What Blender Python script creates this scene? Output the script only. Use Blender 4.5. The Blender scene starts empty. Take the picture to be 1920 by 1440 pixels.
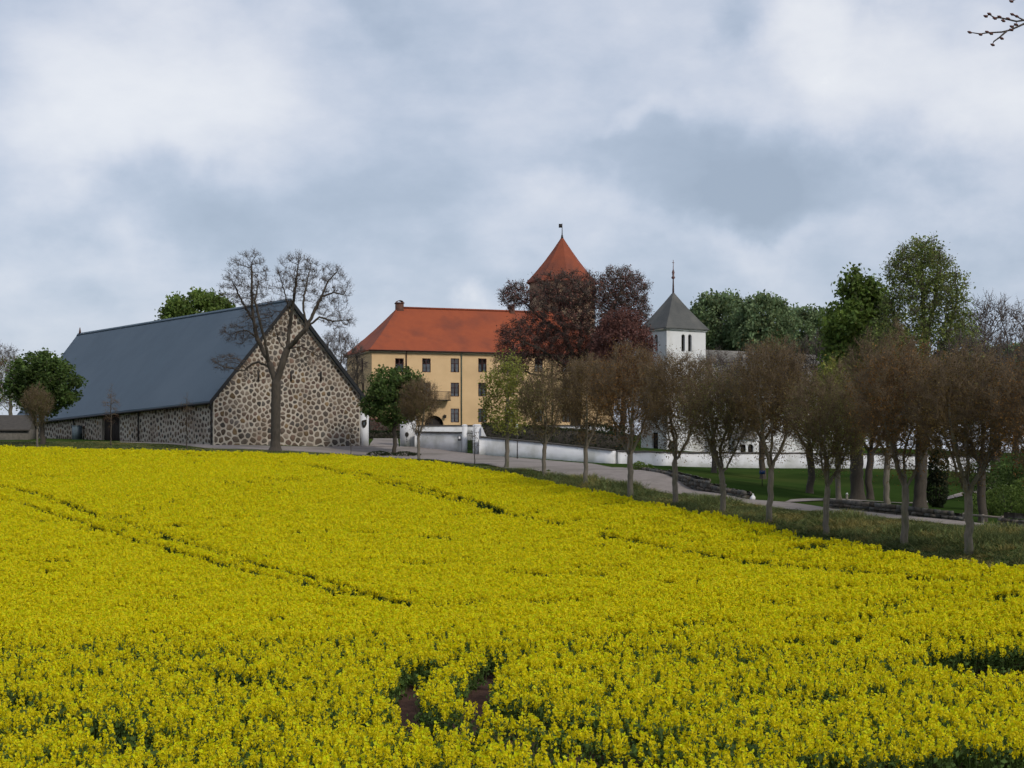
import bpy, math, random
import numpy as np
from mathutils import Vector
R = math.radians
F, HX, HY, CZ = 3000.0, 960.0, 850.0, 8.0      # focal length in photo pixels, principal column, horizon row, camera height
scene = bpy.context.scene
col = scene.collection

# ------------------------------------------------------------------ camera
cam_d = bpy.data.cameras.new('camera'); cam = bpy.data.objects.new('camera', cam_d); col.objects.link(cam)
cam_d.sensor_width = 36.0; cam_d.lens = 36.0 * F / 1920.0
cam_d.shift_y = (HY - 720.0) / 1920.0
cam_d.clip_start = 0.1; cam_d.clip_end = 12000
cam.location = (0, 0, CZ); cam.rotation_euler = (R(90), 0, 0)
scene.camera = cam

# ------------------------------------------------------------------ sky, sun, exposure
SUN_EL = R(38); SUN_AZ = math.atan2(0.66, -0.75)
S = Vector((math.sin(SUN_AZ) * math.cos(SUN_EL), math.cos(SUN_AZ) * math.cos(SUN_EL), math.sin(SUN_EL)))
world = bpy.data.worlds.new('World'); scene.world = world; world.use_nodes = True
wn = world.node_tree; wn.nodes.clear(); WL = wn.links.new
def wnode(t, **k):
    n = wn.nodes.new(t)
    for a, b in k.items(): setattr(n, a, b)
    return n
def wmath(op, a, b=None, c=None, clamp=False):
    n = wnode('ShaderNodeMath', operation=op); n.use_clamp = clamp
    for i, v in enumerate((a, b, c)):
        if v is None: continue
        if isinstance(v, (int, float)): n.inputs[i].default_value = v
        else: WL(v, n.inputs[i])
    return n.outputs[0]
w_out = wnode('ShaderNodeOutputWorld')
sky = wnode('ShaderNodeTexSky', sky_type='NISHITA'); sky.sun_disc = False
sky.sun_elevation = SUN_EL; sky.sun_rotation = SUN_AZ
bg_sky = wnode('ShaderNodeBackground'); bg_sky.inputs[1].default_value = 0.11; WL(sky.outputs[0], bg_sky.inputs[0])
tc = wnode('ShaderNodeTexCoord')
n1 = wnode('ShaderNodeTexNoise'); n1.inputs['Scale'].default_value = 7.0; n1.inputs['Detail'].default_value = 7.0; n1.inputs['Roughness'].default_value = 0.56
mp = wnode('ShaderNodeMapping'); mp.inputs['Scale'].default_value = (1, 1, 1.9); mp.inputs['Location'].default_value = (3.1, 0.4, 1.7)
WL(tc.outputs['Generated'], mp.inputs[0]); WL(mp.outputs[0], n1.inputs['Vector'])
# soft wandering of the cloud banks
n2 = wnode('ShaderNodeTexNoise'); n2.inputs['Scale'].default_value = 13.0; n2.inputs['Detail'].default_value = 7.0
WL(tc.outputs['Generated'], n2.inputs['Vector'])
vs = wnode('ShaderNodeVectorMath', operation='SUBTRACT'); WL(n2.outputs['Color'], vs.inputs[0]); vs.inputs[1].default_value = (.5, .5, .5)
vsc = wnode('ShaderNodeVectorMath', operation='SCALE'); WL(vs.outputs[0], vsc.inputs[0]); vsc.inputs['Scale'].default_value = 0.13
vad = wnode('ShaderNodeVectorMath', operation='ADD'); WL(tc.outputs['Generated'], vad.inputs[0]); WL(vsc.outputs[0], vad.inputs[1])
val = wmath('MULTIPLY_ADD', n1.outputs[0], 1.15, -0.09)
BANKS = [  # cloud banks: direction given in photo columns/rows, half width, half height, brightness
    (250, 120, 330, 230, .22), (560, 200, 220, 160, .07), (330, 400, 230, 130, -.20), (170, 480, 220, 90, .12),
    (905, 528, 60, 55, .30), (980, 160, 200, 140, .08), (1340, 315, 260, 120, -.26), (1580, 330, 260, 110, -.16),
    (1740, 160, 260, 170, .28), (1560, 60, 130, 110, .22), (1250, 240, 90, 40, .16), (1030, 400, 260, 60, .10),
    (1420, 440, 300, 50, .12), (1890, 350, 130, 220, .20), (700, 20, 80, 70, -.14), (1400, 10, 70, 70, -.16), (620, 420, 300, 90, -.06)]
for (bx, by, hw, hh, amp) in BANKS:
    d = Vector(((bx - HX) / F, 1.0, (HY - by) / F)).normalized()
    sb = wnode('ShaderNodeVectorMath', operation='SUBTRACT'); WL(vad.outputs[0], sb.inputs[0]); sb.inputs[1].default_value = d
    mu = wnode('ShaderNodeVectorMath', operation='MULTIPLY'); WL(sb.outputs[0], mu.inputs[0]); mu.inputs[1].default_value = (F / hw, F / hw, F / hh)
    ln = wnode('ShaderNodeVectorMath', operation='LENGTH'); WL(mu.outputs[0], ln.inputs[0])
    mr = wnode('ShaderNodeMapRange', interpolation_type='SMOOTHSTEP'); WL(ln.outputs['Value'], mr.inputs[0])
    mr.inputs[1].default_value = 0.15; mr.inputs[2].default_value = 1.25; mr.inputs[3].default_value = amp * 1.15; mr.inputs[4].default_value = 0.0
    val = wmath('ADD', val, mr.outputs[0])
cr = wnode('ShaderNodeValToRGB'); WL(val, cr.inputs[0]); cr.color_ramp.interpolation = 'B_SPLINE'
els = cr.color_ramp.elements
els[0].position = 0.10; els[0].color = (.255, .305, .385, 1)
els[1].position = 0.98; els[1].color = (.63, .64, .665, 1)
for p, c in ((.36, (.325, .38, .47, 1)), (.54, (.415, .455, .54, 1)), (.74, (.525, .545, .60, 1))):
    e = els.new(p); e.color = c
bg_cl = wnode('ShaderNodeBackground'); WL(cr.outputs[0], bg_cl.inputs[0]); bg_cl.inputs[1].default_value = 1.0
mx = wnode('ShaderNodeMixShader'); mx.inputs[0].default_value = 0.90
WL(bg_sky.outputs[0], mx.inputs[1]); WL(bg_cl.outputs[0], mx.inputs[2]); WL(mx.outputs[0], w_out.inputs[0])

sun_d = bpy.data.lights.new('sun', 'SUN'); sun_d.energy = 1.5; sun_d.angle = R(10); sun_d.color = (1.0, .93, .82)
sun = bpy.data.objects.new('sun', sun_d); col.objects.link(sun)
sun.rotation_euler = (-S).to_track_quat('-Z', 'Y').to_euler(); sun.location = S * 300
scene.view_settings.view_transform = 'Standard'; scene.view_settings.look = 'None'
scene.view_settings.exposure = 0.45; scene.view_settings.gamma = 1.0
scene.render.engine = 'CYCLES'
scene.cycles.use_adaptive_sampling = True; scene.cycles.adaptive_threshold = 0.04
scene.cycles.max_bounces = 4; scene.cycles.diffuse_bounces = 2; scene.cycles.glossy_bounces = 2
scene.cycles.transparent_max_bounces = 8; scene.cycles.transmission_bounces = 3
scene.cycles.use_denoising = True
scene.cycles.caustics_reflective = False; scene.cycles.caustics_refractive = False

# ------------------------------------------------------------------ helpers
def at(px, py, d): return Vector(((px - HX) / F * d, d, CZ + (HY - py) / F * d))
def tag(o, label=None, cat=None, group=None, kind=None):
    if label: o['label'] = label
    if cat: o['category'] = cat
    if group: o['group'] = group
    if kind: o['kind'] = kind
    return o
def empty(name, loc, rz=0.0):
    o = bpy.data.objects.new(name, None); o.empty_display_size = .3; col.objects.link(o)
    o.location = loc; o.rotation_euler = (0, 0, rz); return o
class MB:
    """collects numpy geometry: verts, tris, quads, a material index per face and a colour per vertex"""
    def __init__(s): s.V = []; s.T = []; s.Q = []; s.tm = []; s.qm = []; s.C = []; s.n = 0; s.P = []; s.pm = []
    def add(s, V, T=None, Q=None, m=0, c=(1, 1, 1)):
        V = np.asarray(V, float).reshape(-1, 3); k = len(V)
        s.V.append(V)
        C = np.ones((k, 4)); C[:, :3] = np.asarray(c, float); s.C.append(C)
        if T is not None and len(T):
            T = np.asarray(T, int).reshape(-1, 3) + s.n; s.T.append(T); s.tm.append(np.full(len(T), m))
        if Q is not None and len(Q):
            Q = np.asarray(Q, int).reshape(-1, 4) + s.n; s.Q.append(Q); s.qm.append(np.full(len(Q), m))
        s.n += k
    def poly(s, pts, m=0, c=(1, 1, 1)):
        pts = [tuple(p) for p in pts]; k = len(pts)
        if k == 3: return s.add(pts, T=[(0, 1, 2)], m=m, c=c)
        if k == 4: return s.add(pts, Q=[(0, 1, 2, 3)], m=m, c=c)
        T = [(0, i, i + 1) for i in range(1, k - 1)]
        s.add(pts, T=T, m=m, c=c)
    def box(s, a, b, m=0, c=(1, 1, 1)):
        x0, y0, z0 = a; x1, y1, z1 = b
        V = [(x0,y0,z0),(x1,y0,z0),(x1,y1,z0),(x0,y1,z0),(x0,y0,z1),(x1,y0,z1),(x1,y1,z1),(x0,y1,z1)]
        s.add(V, Q=[(0,3,2,1),(4,5,6,7),(0,1,5,4),(1,2,6,5),(2,3,7,6),(3,0,4,7)], m=m, c=c)
    def prism(s, A, B, m=0, c=(1, 1, 1)):
        """solid between two equal polygons A and B"""
        k = len(A); V = [tuple(p) for p in A] + [tuple(p) for p in B]
        Q = [(i, (i + 1) % k, k + (i + 1) % k, k + i) for i in range(k)]
        s.add(V, Q=Q, m=m, c=c); s.poly(A, m, c); s.poly(B, m, c)
    def tube(s, pts, r, k=6, m=0, c=(1, 1, 1), cap=True):
        pts = [Vector(p) for p in pts]; n = len(pts)
        rr = r if isinstance(r, (list, tuple)) else [r] * n
        V = []
        for i, p in enumerate(pts):
            t = (pts[min(i + 1, n - 1)] - pts[max(i - 1, 0)]).normalized()
            a = t.cross(Vector((0.31, 0.17, 0.93)) if abs(t.z) < .9 else Vector((1, 0.1, 0))).normalized(); b = t.cross(a)
            for j in range(k):
                q = 2 * math.pi * j / k; V.append(p + (a * math.cos(q) + b * math.sin(q)) * rr[i])
        Q = [(i * k + j, i * k + (j + 1) % k, (i + 1) * k + (j + 1) % k, (i + 1) * k + j) for i in range(n - 1) for j in range(k)]
        T = []
        if cap:
            T = [(0, j + 1, j) for j in range(1, k - 1)] + [((n - 1) * k, (n - 1) * k + j, (n - 1) * k + j + 1) for j in range(1, k - 1)]
        s.add([tuple(v) for v in V], T=T, Q=Q, m=m, c=c)
    def mesh(s, name, mats, smooth=False):
        V = np.concatenate(s.V); C = np.concatenate(s.C)
        T = np.concatenate(s.T) if s.T else np.zeros((0, 3), int); Q = np.concatenate(s.Q) if s.Q else np.zeros((0, 4), int)
        mi = np.concatenate((s.tm or [np.zeros(0, int)]) + (s.qm or [np.zeros(0, int)])).astype(np.int32)
        me = bpy.data.meshes.new(name)
        me.vertices.add(len(V)); me.vertices.foreach_set('co', V.ravel().astype(np.float32))
        li = np.concatenate((T.ravel(), Q.ravel())).astype(np.int32)
        me.loops.add(len(li)); me.loops.foreach_set('vertex_index', li)
        nt, nq = len(T), len(Q); me.polygons.add(nt + nq)
        ls = np.concatenate((np.arange(nt) * 3, nt * 3 + np.arange(nq) * 4)).astype(np.int32)
        me.polygons.foreach_set('loop_start', ls)
        me.polygons.foreach_set('material_index', mi)
        if smooth: me.polygons.foreach_set('use_smooth', np.ones(nt + nq, bool))
        ca = me.color_attributes.new('tint', 'FLOAT_COLOR', 'POINT'); ca.data.foreach_set('color', C.ravel().astype(np.float32))
        for m in (mats if isinstance(mats, (list, tuple)) else [mats]): me.materials.append(m)
        me.update(calc_edges=True); me.validate()
        return me
    def build(s, name, mats, parent=None, smooth=False):
        o = bpy.data.objects.new(name, s.mesh(name, mats, smooth)); col.objects.link(o)
        if parent is not None: o.parent = parent
        return o
def copy_tree(o, parent=None):
    c = o.copy(); col.objects.link(c); c.parent = parent
    for ch in list(o.children): copy_tree(ch, c)
    return c

# ------------------------------------------------------------------ materials
def mat(name, c1, c2=None, scale=3.0, rough=.85, bump=0.0, bscale=None, detail=6, tint=False, spec=.3, trans=0.0, coord='Object', c3=None, s3=.6, stretch=(1, 1, 1)):
    m = bpy.data.materials.new(name); m.use_nodes = True; nt = m.node_tree; b = nt.nodes['Principled BSDF']; L = nt.links.new
    b.inputs['Roughness'].default_value = rough; b.inputs['Specular IOR Level'].default_value = spec
    t = nt.nodes.new('ShaderNodeTexCoord'); mpn = nt.nodes.new('ShaderNodeMapping'); L(t.outputs[coord], mpn.inputs[0]); mpn.inputs['Scale'].default_value = stretch
    c2 = c2 or tuple(x * .75 for x in c1)
    no = nt.nodes.new('ShaderNodeTexNoise'); no.inputs['Scale'].default_value = scale; no.inputs['Detail'].default_value = detail; no.inputs['Roughness'].default_value = .62
    L(mpn.outputs[0], no.inputs['Vector'])
    mr = nt.nodes.new('ShaderNodeMapRange'); mr.inputs[1].default_value = .3; mr.inputs[2].default_value = .7; L(no.outputs[0], mr.inputs[0])
    mix = nt.nodes.new('ShaderNodeMix'); mix.data_type = 'RGBA'; L(mr.outputs[0], mix.inputs[0])
    mix.inputs[6].default_value = (*c1, 1); mix.inputs[7].default_value = (*c2, 1); out = mix.outputs[2]
    if c3:
        n3 = nt.nodes.new('ShaderNodeTexNoise'); n3.inputs['Scale'].default_value = s3; n3.inputs['Detail'].default_value = 5; L(mpn.outputs[0], n3.inputs['Vector'])
        m3 = nt.nodes.new('ShaderNodeMapRange'); m3.inputs[1].default_value = .48; m3.inputs[2].default_value = .68; L(n3.outputs[0], m3.inputs[0])
        x3 = nt.nodes.new('ShaderNodeMix'); x3.data_type = 'RGBA'; L(m3.outputs[0], x3.inputs[0]); L(out, x3.inputs[6]); x3.inputs[7].default_value = (*c3, 1); out = x3.outputs[2]
    if tint:
        a = nt.nodes.new('ShaderNodeVertexColor'); a.layer_name = 'tint'
        x = nt.nodes.new('ShaderNodeMix'); x.data_type = 'RGBA'; x.blend_type = 'MULTIPLY'; x.inputs[0].default_value = 1
        L(out, x.inputs[6]); L(a.outputs[0], x.inputs[7]); out = x.outputs[2]
    L(out, b.inputs['Base Color'])
    if bump:
        bn = nt.nodes.new('ShaderNodeTexNoise'); bn.inputs['Scale'].default_value = bscale or scale * 4; bn.inputs['Detail'].default_value = 5; L(mpn.outputs[0], bn.inputs['Vector'])
        bp = nt.nodes.new('ShaderNodeBump'); bp.inputs['Strength'].default_value = bump; bp.inputs['Distance'].default_value = .05
        L(bn.outputs[0], bp.inputs['Height']); L(bp.outputs[0], b.inputs['Normal'])
    if trans:
        tr = nt.nodes.new('ShaderNodeBsdfTranslucent'); L(out, tr.inputs[0]); ms = nt.nodes.new('ShaderNodeMixShader'); ms.inputs[0].default_value = trans
        o = nt.nodes['Material Output']; L(b.outputs[0], ms.inputs[1]); L(tr.outputs[0], ms.inputs[2]); L(ms.outputs[0], o.inputs[0])
    return m
def roof_mat(name, c1, c2, c3, rows=3.2, axis='Z', rough=.8, bump=.5):
    """courses of tiles too small to tell apart: fine relief only"""
    m = mat(name, c1, c2, scale=.9, rough=rough, c3=c3, s3=.28); nt = m.node_tree; b = nt.nodes['Principled BSDF']; L = nt.links.new
    t = nt.nodes.new('ShaderNodeTexCoord')
    w = nt.nodes.new('ShaderNodeTexWave'); w.wave_type = 'BANDS'; w.bands_direction = axis; w.wave_profile = 'SAW'; w.inputs['Scale'].default_value = rows / 2
    w.inputs['Distortion'].default_value = .4; L(t.outputs['Object'], w.inputs[0])
    n = nt.nodes.new('ShaderNodeTexNoise'); n.inputs['Scale'].default_value = 9; L(t.outputs['Object'], n.inputs[0])
    ad = nt.nodes.new('ShaderNodeMath'); L(w.outputs[1], ad.inputs[0]); L(n.outputs[0], ad.inputs[1])
    bp = nt.nodes.new('ShaderNodeBump'); bp.inputs['Strength'].default_value = bump; bp.inputs['Distance'].default_value = .05; L(ad.outputs[0], bp.inputs['Height']); L(bp.outputs[0], b.inputs['Normal'])
    return m
M = {}
M['mortar'] = mat('lime_mortar', (.47, .42, .35), (.39, .345, .285), 1.2, .95, .3, 14, c3=(.30, .25, .20), s3=.35)
M['stone'] = mat('field_stone', (1, 1, 1), (.62, .60, .58), 2.6, .85, .35, 9, tint=True)
M['barnroof'] = mat('barn_roof', (.062, .094, .128), (.052, .080, .110), .5, .62, .12, 8, c3=(.070, .101, .135), s3=.12, spec=.35)
M['black'] = mat('black_board', (.012, .013, .015), (.02, .02, .022), 4, .7)
M['iron'] = mat('iron', (.02, .019, .018), (.035, .028, .024), 6, .6)
M['brownwood'] = mat('dark_brown_wood', (.020, .014, .012), (.032, .022, .018), 5, .8, stretch=(6, 6, .6))
M['yellow'] = mat('yellow_plaster', (.72, .505, .285), (.66, .455, .25), .7, .92, .15, 10, c3=(.61, .42, .235), s3=.22, spec=.1)
M['cornice'] = mat('pale_cornice', (.62, .52, .38), (.55, .45, .33), 1, .9)
M['tiles'] = roof_mat('red_clay_tiles', (.315, .074, .028), (.265, .062, .026), (.20, .052, .027))
M['tiles_tower'] = roof_mat('tower_clay_tiles', (.27, .068, .031), (.22, .058, .029), (.15, .046, .028))
M['brick'] = mat('old_brick', (.20, .10, .065), (.30, .20, .13), 2.2, .9, .4, 12, c3=(.40, .30, .19), s3=.7)
M['chimney'] = mat('chimney_brick', (.10, .045, .032), (.14, .07, .05), 4, .9)
M['frame_red'] = mat('oxblood_window_frame', (.075, .024, .020), (.055, .02, .018), 5, .6)
M['curtain'] = mat('white_curtain', (.80, .80, .80), (.62, .63, .66), 6, .9)
M['copper'] = mat('verdigris_pipe', (.17, .21, .17), (.11, .13, .11), 3, .6)
M['pipe'] = mat('dark_red_pipe', (.07, .03, .022), (.05, .025, .02), 3, .6)
M['white'] = mat('limewash', (.72, .72, .73), (.63, .63, .65), .8, .93, .25, 4, c3=(.45, .45, .43), s3=.55)
M['church_white'] = mat('church_limewash', (.76, .76, .76), (.68, .68, .68), .5, .93, .15, 3, c3=(.52, .51, .48), s3=.35)
M['coping'] = mat('dark_coping', (.05, .045, .04), (.08, .07, .06), 3, .9)
M['lead'] = roof_mat('grey_tower_roof', (.098, .098, .092), (.070, .072, .070), (.14, .135, .12), rows=3.0, rough=.7, bump=.3)
M['naveroof'] = roof_mat('grey_nave_roof', (.16, .15, .135), (.12, .115, .105), (.20, .185, .165), rows=3.0, rough=.7, bump=.3)
M['dark'] = mat('dark_opening', (.014, .012, .012), (.02, .016, .015), 3, .8)
M['gilt'] = mat('spire_metal', (.10, .055, .06), (.16, .08, .06), 5, .4)
M['gravel'] = mat('gravel', (.30, .265, .245), (.24, .21, .195), 2.2, .95, .4, 30, c3=(.20, .18, .16), s3=.25, coord='Object', spec=.0)
M['drystone'] = mat('dry_stone', (.16, .145, .125), (.09, .085, .075), 3.5, .95, .5, 9, tint=True)
M['wood_grey'] = mat('weathered_rail', (.24, .21, .17), (.15, .13, .11), 5, .9)
M['sign_white'] = mat('white_paint', (.75, .75, .75), (.66, .66, .66), 3, .6)
M['steel'] = mat('blue_grey_metal', (.10, .135, .155), (.075, .10, .12), 2, .5)
M['bark_grey'] = mat('grey_bark', (.20, .172, .135), (.115, .10, .08), 5, .95, .5, 14, c3=(.10, .105, .06), s3=1.2, stretch=(2, 2, .5))
M['bark_dark'] = mat('dark_bark', (.080, .066, .052), (.050, .042, .034), 4, .95, .5, 12, stretch=(2, 2, .5))
M['twig_brown'] = mat('brown_twigs', (.150, .106, .062), (.112, .08, .048), .8, .9, tint=True)
M['twig_dark'] = mat('dark_twigs', (.090, .070, .058), (.066, .053, .046), 1, .9, tint=True)
M['twig_red'] = mat('red_buds', (.135, .056, .044), (.10, .046, .039), 1, .85, tint=True)
def leafmat(n, c): return mat(n, c, tuple(x * .6 for x in c), 1.1, .7, tint=True, trans=.42)
M['leaf_green'] = leafmat('green_leaves', (.155, .225, .045))
M['leaf_deep'] = leafmat('deep_green_leaves', (.095, .150, .035))
M['leaf_yellow'] = leafmat('yellow_green_leaves', (.27, .28, .06))
M['leaf_olive'] = leafmat('olive_leaves', (.24, .29, .080))
M['leaf_far'] = leafmat('haze_paled_leaves', (.21, .285, .13))  # green made paler and bluer to stand in for distance haze
M['leaf_bud'] = leafmat('ochre_buds', (.22, .15, .058))
M['leaf_bud_olive'] = leafmat('olive_buds', (.21, .19, .065))
M['leaf_bud_rust'] = leafmat('rusty_buds', (.27, .14, .046))
M['hedge'] = leafmat('hedge_leaves', (.035, .050, .018))
M['grass'] = mat('grass_blades', (.17, .20, .068), (.095, .13, .038), .22, .8, tint=True, trans=.2, coord='Object')
M['petal'] = mat('rape_petals', (.86, .745, .006), (.80, .675, .004), 3, .7, tint=True, trans=.42)
M['stem'] = mat('rape_leaves', (.075, .125, .022), (.05, .09, .016), 3, .75, tint=True, trans=.2)
def glass_mat():
    m = bpy.data.materials.new('window_glass'); m.use_nodes = True; nt = m.node_tree; nt.nodes.clear(); L = nt.links.new
    o = nt.nodes.new('ShaderNodeOutputMaterial'); g = nt.nodes.new('ShaderNodeBsdfGlossy'); g.inputs['Roughness'].default_value = .05
    t = nt.nodes.new('ShaderNodeBsdfTransparent'); t.inputs[0].default_value = (.8, .84, .84, 1); fr = nt.nodes.new('ShaderNodeFresnel'); fr.inputs[0].default_value = 1.6
    mx_ = nt.nodes.new('ShaderNodeMixShader'); ad = nt.nodes.new('ShaderNodeMath'); ad.inputs[1].default_value = .06; L(fr.outputs[0], ad.inputs[0])
    L(ad.outputs[0], mx_.inputs[0]); L(t.outputs[0], mx_.inputs[1]); L(g.outputs[0], mx_.inputs[2]); L(mx_.outputs[0], o.inputs[0]); return m
M['glass'] = glass_mat()

# ------------------------------------------------------------------ terrain
CH = 1.1      # height of the crop
FIELD_EDGE = [(-420, 825, 128), (-200, 832, 127), (0, 838, 126), (240, 844, 124), (480, 850.5, 122), (600, 853, 123), (700, 857.5, 124.5), (800, 865, 121), (880, 876, 118), (960, 890, 113), (1060, 911, 104), (1200, 940, 93), (1350, 968, 85),
              (1500, 1000, 78.5), (1700, 1040, 71), (1800, 1054, 68), (1920, 1062, 65), (2080, 1085, 59)]
CANOPY = [(960, 1440, 33), (960, 1290, 44), (960, 1230, 51), (960, 1160, 59.5), (960, 1100, 68), (960, 1000, 85), (960, 935, 101),
          (100, 1440, 34), (100, 1290, 46), (100, 1180, 58), (100, 1000, 83), (100, 900, 107), (480, 900, 104), (480, 1000, 84), (480, 1150, 61), (480, 1290, 45), (-300, 1000, 82), (-300, 1250, 50), (-300, 1440, 34),
          (1400, 1100, 65), (1400, 1200, 53.5), (1400, 1300, 43.5), (1800, 1440, 33), (1800, 1290, 44), (1800, 1200, 52), (1800, 1120, 60), (2200, 1300, 43), (2200, 1440, 33)]
SOLID = [(515, 846, 138), (70, 838, 146), (208, 836, 146), (350, 841, 143), (658, 857, 146), (785, 864, 138), (890, 871, 131), (950, 878, 127), (1021, 894, 118), (1098, 911, 110),
         (1181, 934, 102), (1266, 946, 96), (1354, 966, 91), (1442, 979, 87), (1549, 1001, 82), (1697, 1019, 77), (1817, 1038, 73), (1960, 1062, 69),
         (230, 829, 160), (38, 821, 190), (300, 832, 152), (400, 835, 147.5), (540, 837, 151), (680, 836, 158), (800, 838, 158), (905, 853, 150), (1000, 861, 145), (1110, 868.5, 142), (1165, 880, 132),
         (680, 855, 138.5), (800, 862, 136.5), (905, 870, 130.5), (1000, 882, 121.5), (1100, 896, 113.5),
         (1200, 914, 106), (1300, 932, 100), (1400, 945, 95), (1480, 955, 91.5), (1560, 963, 88.3), (1700, 976, 84), (1920, 997, 78), (2100, 1010, 73),
         (1300, 919, 107), (1400, 937, 100), (1480, 943, 98), (1560, 955, 91.5), (1700, 969, 86.5), (1920, 991, 80),
         (1300, 897, 111), (1400, 926, 103.5), (1195, 879, 124),
         (697, 806, 214), (950, 808, 222), (1150, 815, 228), (720, 815, 190), (785, 824, 176), (1100, 832, 172),
         (1228, 843, 187), (1200, 842, 190), (1330, 849, 190), (1540, 854, 206), (1250, 873, 150), (1500, 877.5, 152), (1720, 880, 152), (1160, 869.5, 142),
         (1400, 900, 133), (1518, 925, 118), (1600, 936, 112), (1725, 951, 104), (1860, 968, 94), (1900, 900, 135), (2050, 905, 150), (2000, 880, 210)]
ctrl = []
for a in FIELD_EDGE + CANOPY:
    p = at(*a); ctrl.append((p.x, p.y, p.z - CH + .06))
for a in SOLID:
    p = at(*a); ctrl.append(tuple(p))
for x, y, z in ((0, 0, -1.65), (0, -12, -1.2), (6, 3, -1.7), (-6, 3, -1.7), (0, 12, -4.2), (14, 10, -3.8), (-14, 10, -3.8), (0, 23, -6.9), (16, 22, -6.5), (-16, 22, -6.9), (30, 40, -6.5), (40, 60, -5.5), (-40, 40, -7),
                (-75, 120, 0), (-90, 200, 2.2), (-40, 250, 3.2), (20, 270, 3.0), (60, 250, .3), (110, 190, -1.5), (110, 110, -3.5), (70, 70, -4.5), (-80, 260, 3), (90, 280, 0), (-80, 20, -6), (80, 15, -5)):
    ctrl.append((x, y, CZ + z))
ctrl = np.array(ctrl)
def _U(r2): return np.where(r2 > 1e-9, r2 * np.log(np.maximum(r2, 1e-9)), 0)
SC = 50.0
_X = ctrl[:, :2] / SC
_K = _U(((_X[:, None] - _X[None]) ** 2).sum(-1)) + np.eye(len(_X)) * 1e-4
_Pm = np.c_[np.ones(len(_X)), _X]
_A = np.block([[_K, _Pm], [_Pm.T, np.zeros((3, 3))]])
_W = np.linalg.solve(_A, np.r_[ctrl[:, 2], 0, 0, 0])
def G(x, y):
    x = np.clip(np.asarray(x, float), -105, 125); y = np.clip(np.asarray(y, float), -14, 285)
    sh = np.broadcast(x, y).shape; X = np.c_[np.broadcast_to(x, sh).ravel(), np.broadcast_to(y, sh).ravel()] / SC
    out = np.empty(len(X))
    for i in range(0, len(X), 20000):
        B = X[i:i + 20000]
        out[i:i + 20000] = _U(((B[:, None] - _X[None]) ** 2).sum(-1)) @ _W[:-3] + np.c_[np.ones(len(B)), B] @ _W[-3:]
    return out.reshape(sh)
def g1(x, y): return float(G(np.array([x]), np.array([y]))[0])
def on_ground(px, d): x = (px - HX) / F * d; return Vector((x, d, g1(x, d)))
def hit(px, py, off):
    ds = np.arange(24, 170, .25); x = (px - HX) / F * ds; z = CZ + (HY - py) / F * ds
    below = np.nonzero(z < G(x, ds) + off)[0]
    d = ds[below[0]] if len(below) else 130.0
    return np.array(((px - HX) / F * d, d))
def inpoly(x, y, poly):
    ins = np.zeros(x.shape, bool); n = len(poly); j = n - 1
    for i in range(n):
        xi, yi = poly[i]; xj, yj = poly[j]
        ins ^= ((yi > y) != (yj > y)) & (x < (xj - xi) * (y - yi) / (yj - yi + 1e-12) + xi); j = i
    return ins
EDGE_XY = [(at(*a).x, at(*a).y) for a in FIELD_EDGE]
FIELD = EDGE_XY + [(23.5, 45), (23.0, 26), (-30, 26), (-56, 60)]

def axis(lo, hi, st, far):
    a = list(np.arange(lo, hi + .01, st)); k = st
    v = hi
    while v < far: k *= 1.5; v += k; a.append(v)
    v = lo; k = st
    while v > -far: k *= 1.5; v -= k; a.insert(0, v)
    return np.array(a)
ax = axis(-70, 70, 1.25, 5000); ay = axis(-14, 262, 1.25, 5000)
GX, GY = np.meshgrid(ax, ay); GZ = G(GX, GY)
fm = inpoly(GX, GY, FIELD).astype(float)
ground = MB(); nx, ny = len(ax), len(ay)
idx = np.arange(nx * ny).reshape(ny, nx)
ground.add(np.c_[GX.ravel(), GY.ravel(), GZ.ravel()], Q=np.stack((idx[:-1, :-1], idx[:-1, 1:], idx[1:, 1:], idx[1:, :-1]), -1).reshape(-1, 4), c=np.c_[fm.ravel(), fm.ravel(), fm.ravel()])
def ground_mat():
    m = mat('ground', (.034, .060, .014), (.025, .046, .011), .45, 1.0, .3, 6, c3=(.050, .068, .018), s3=.09, spec=.0); nt = m.node_tree; b = nt.nodes['Principled BSDF']; L = nt.links.new
    src = b.inputs['Base Color'].links[0].from_socket
    a = nt.nodes.new('ShaderNodeVertexColor'); a.layer_name = 'tint'
    n = nt.nodes.new('ShaderNodeTexNoise'); n.inputs['Scale'].default_value = 1.5; n.inputs['Detail'].default_value = 6; t = nt.nodes.new('ShaderNodeTexCoord'); L(t.outputs['Object'], n.inputs[0])
    soil = nt.nodes.new('ShaderNodeMix'); soil.data_type = 'RGBA'; soil.inputs[6].default_value = (.105, .062, .05, 1); soil.inputs[7].default_value = (.06, .038, .031, 1); L(n.outputs[0], soil.inputs[0])
    x = nt.nodes.new('ShaderNodeMix'); x.data_type = 'RGBA'; L(a.outputs[0], x.inputs[0]); L(src, x.inputs[6]); L(soil.outputs[2], x.inputs[7]); L(x.outputs[2], b.inputs['Base Color']); return m
M['ground'] = ground_mat()
tag(ground.build('ground', M['ground'], smooth=True), kind='structure')

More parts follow.
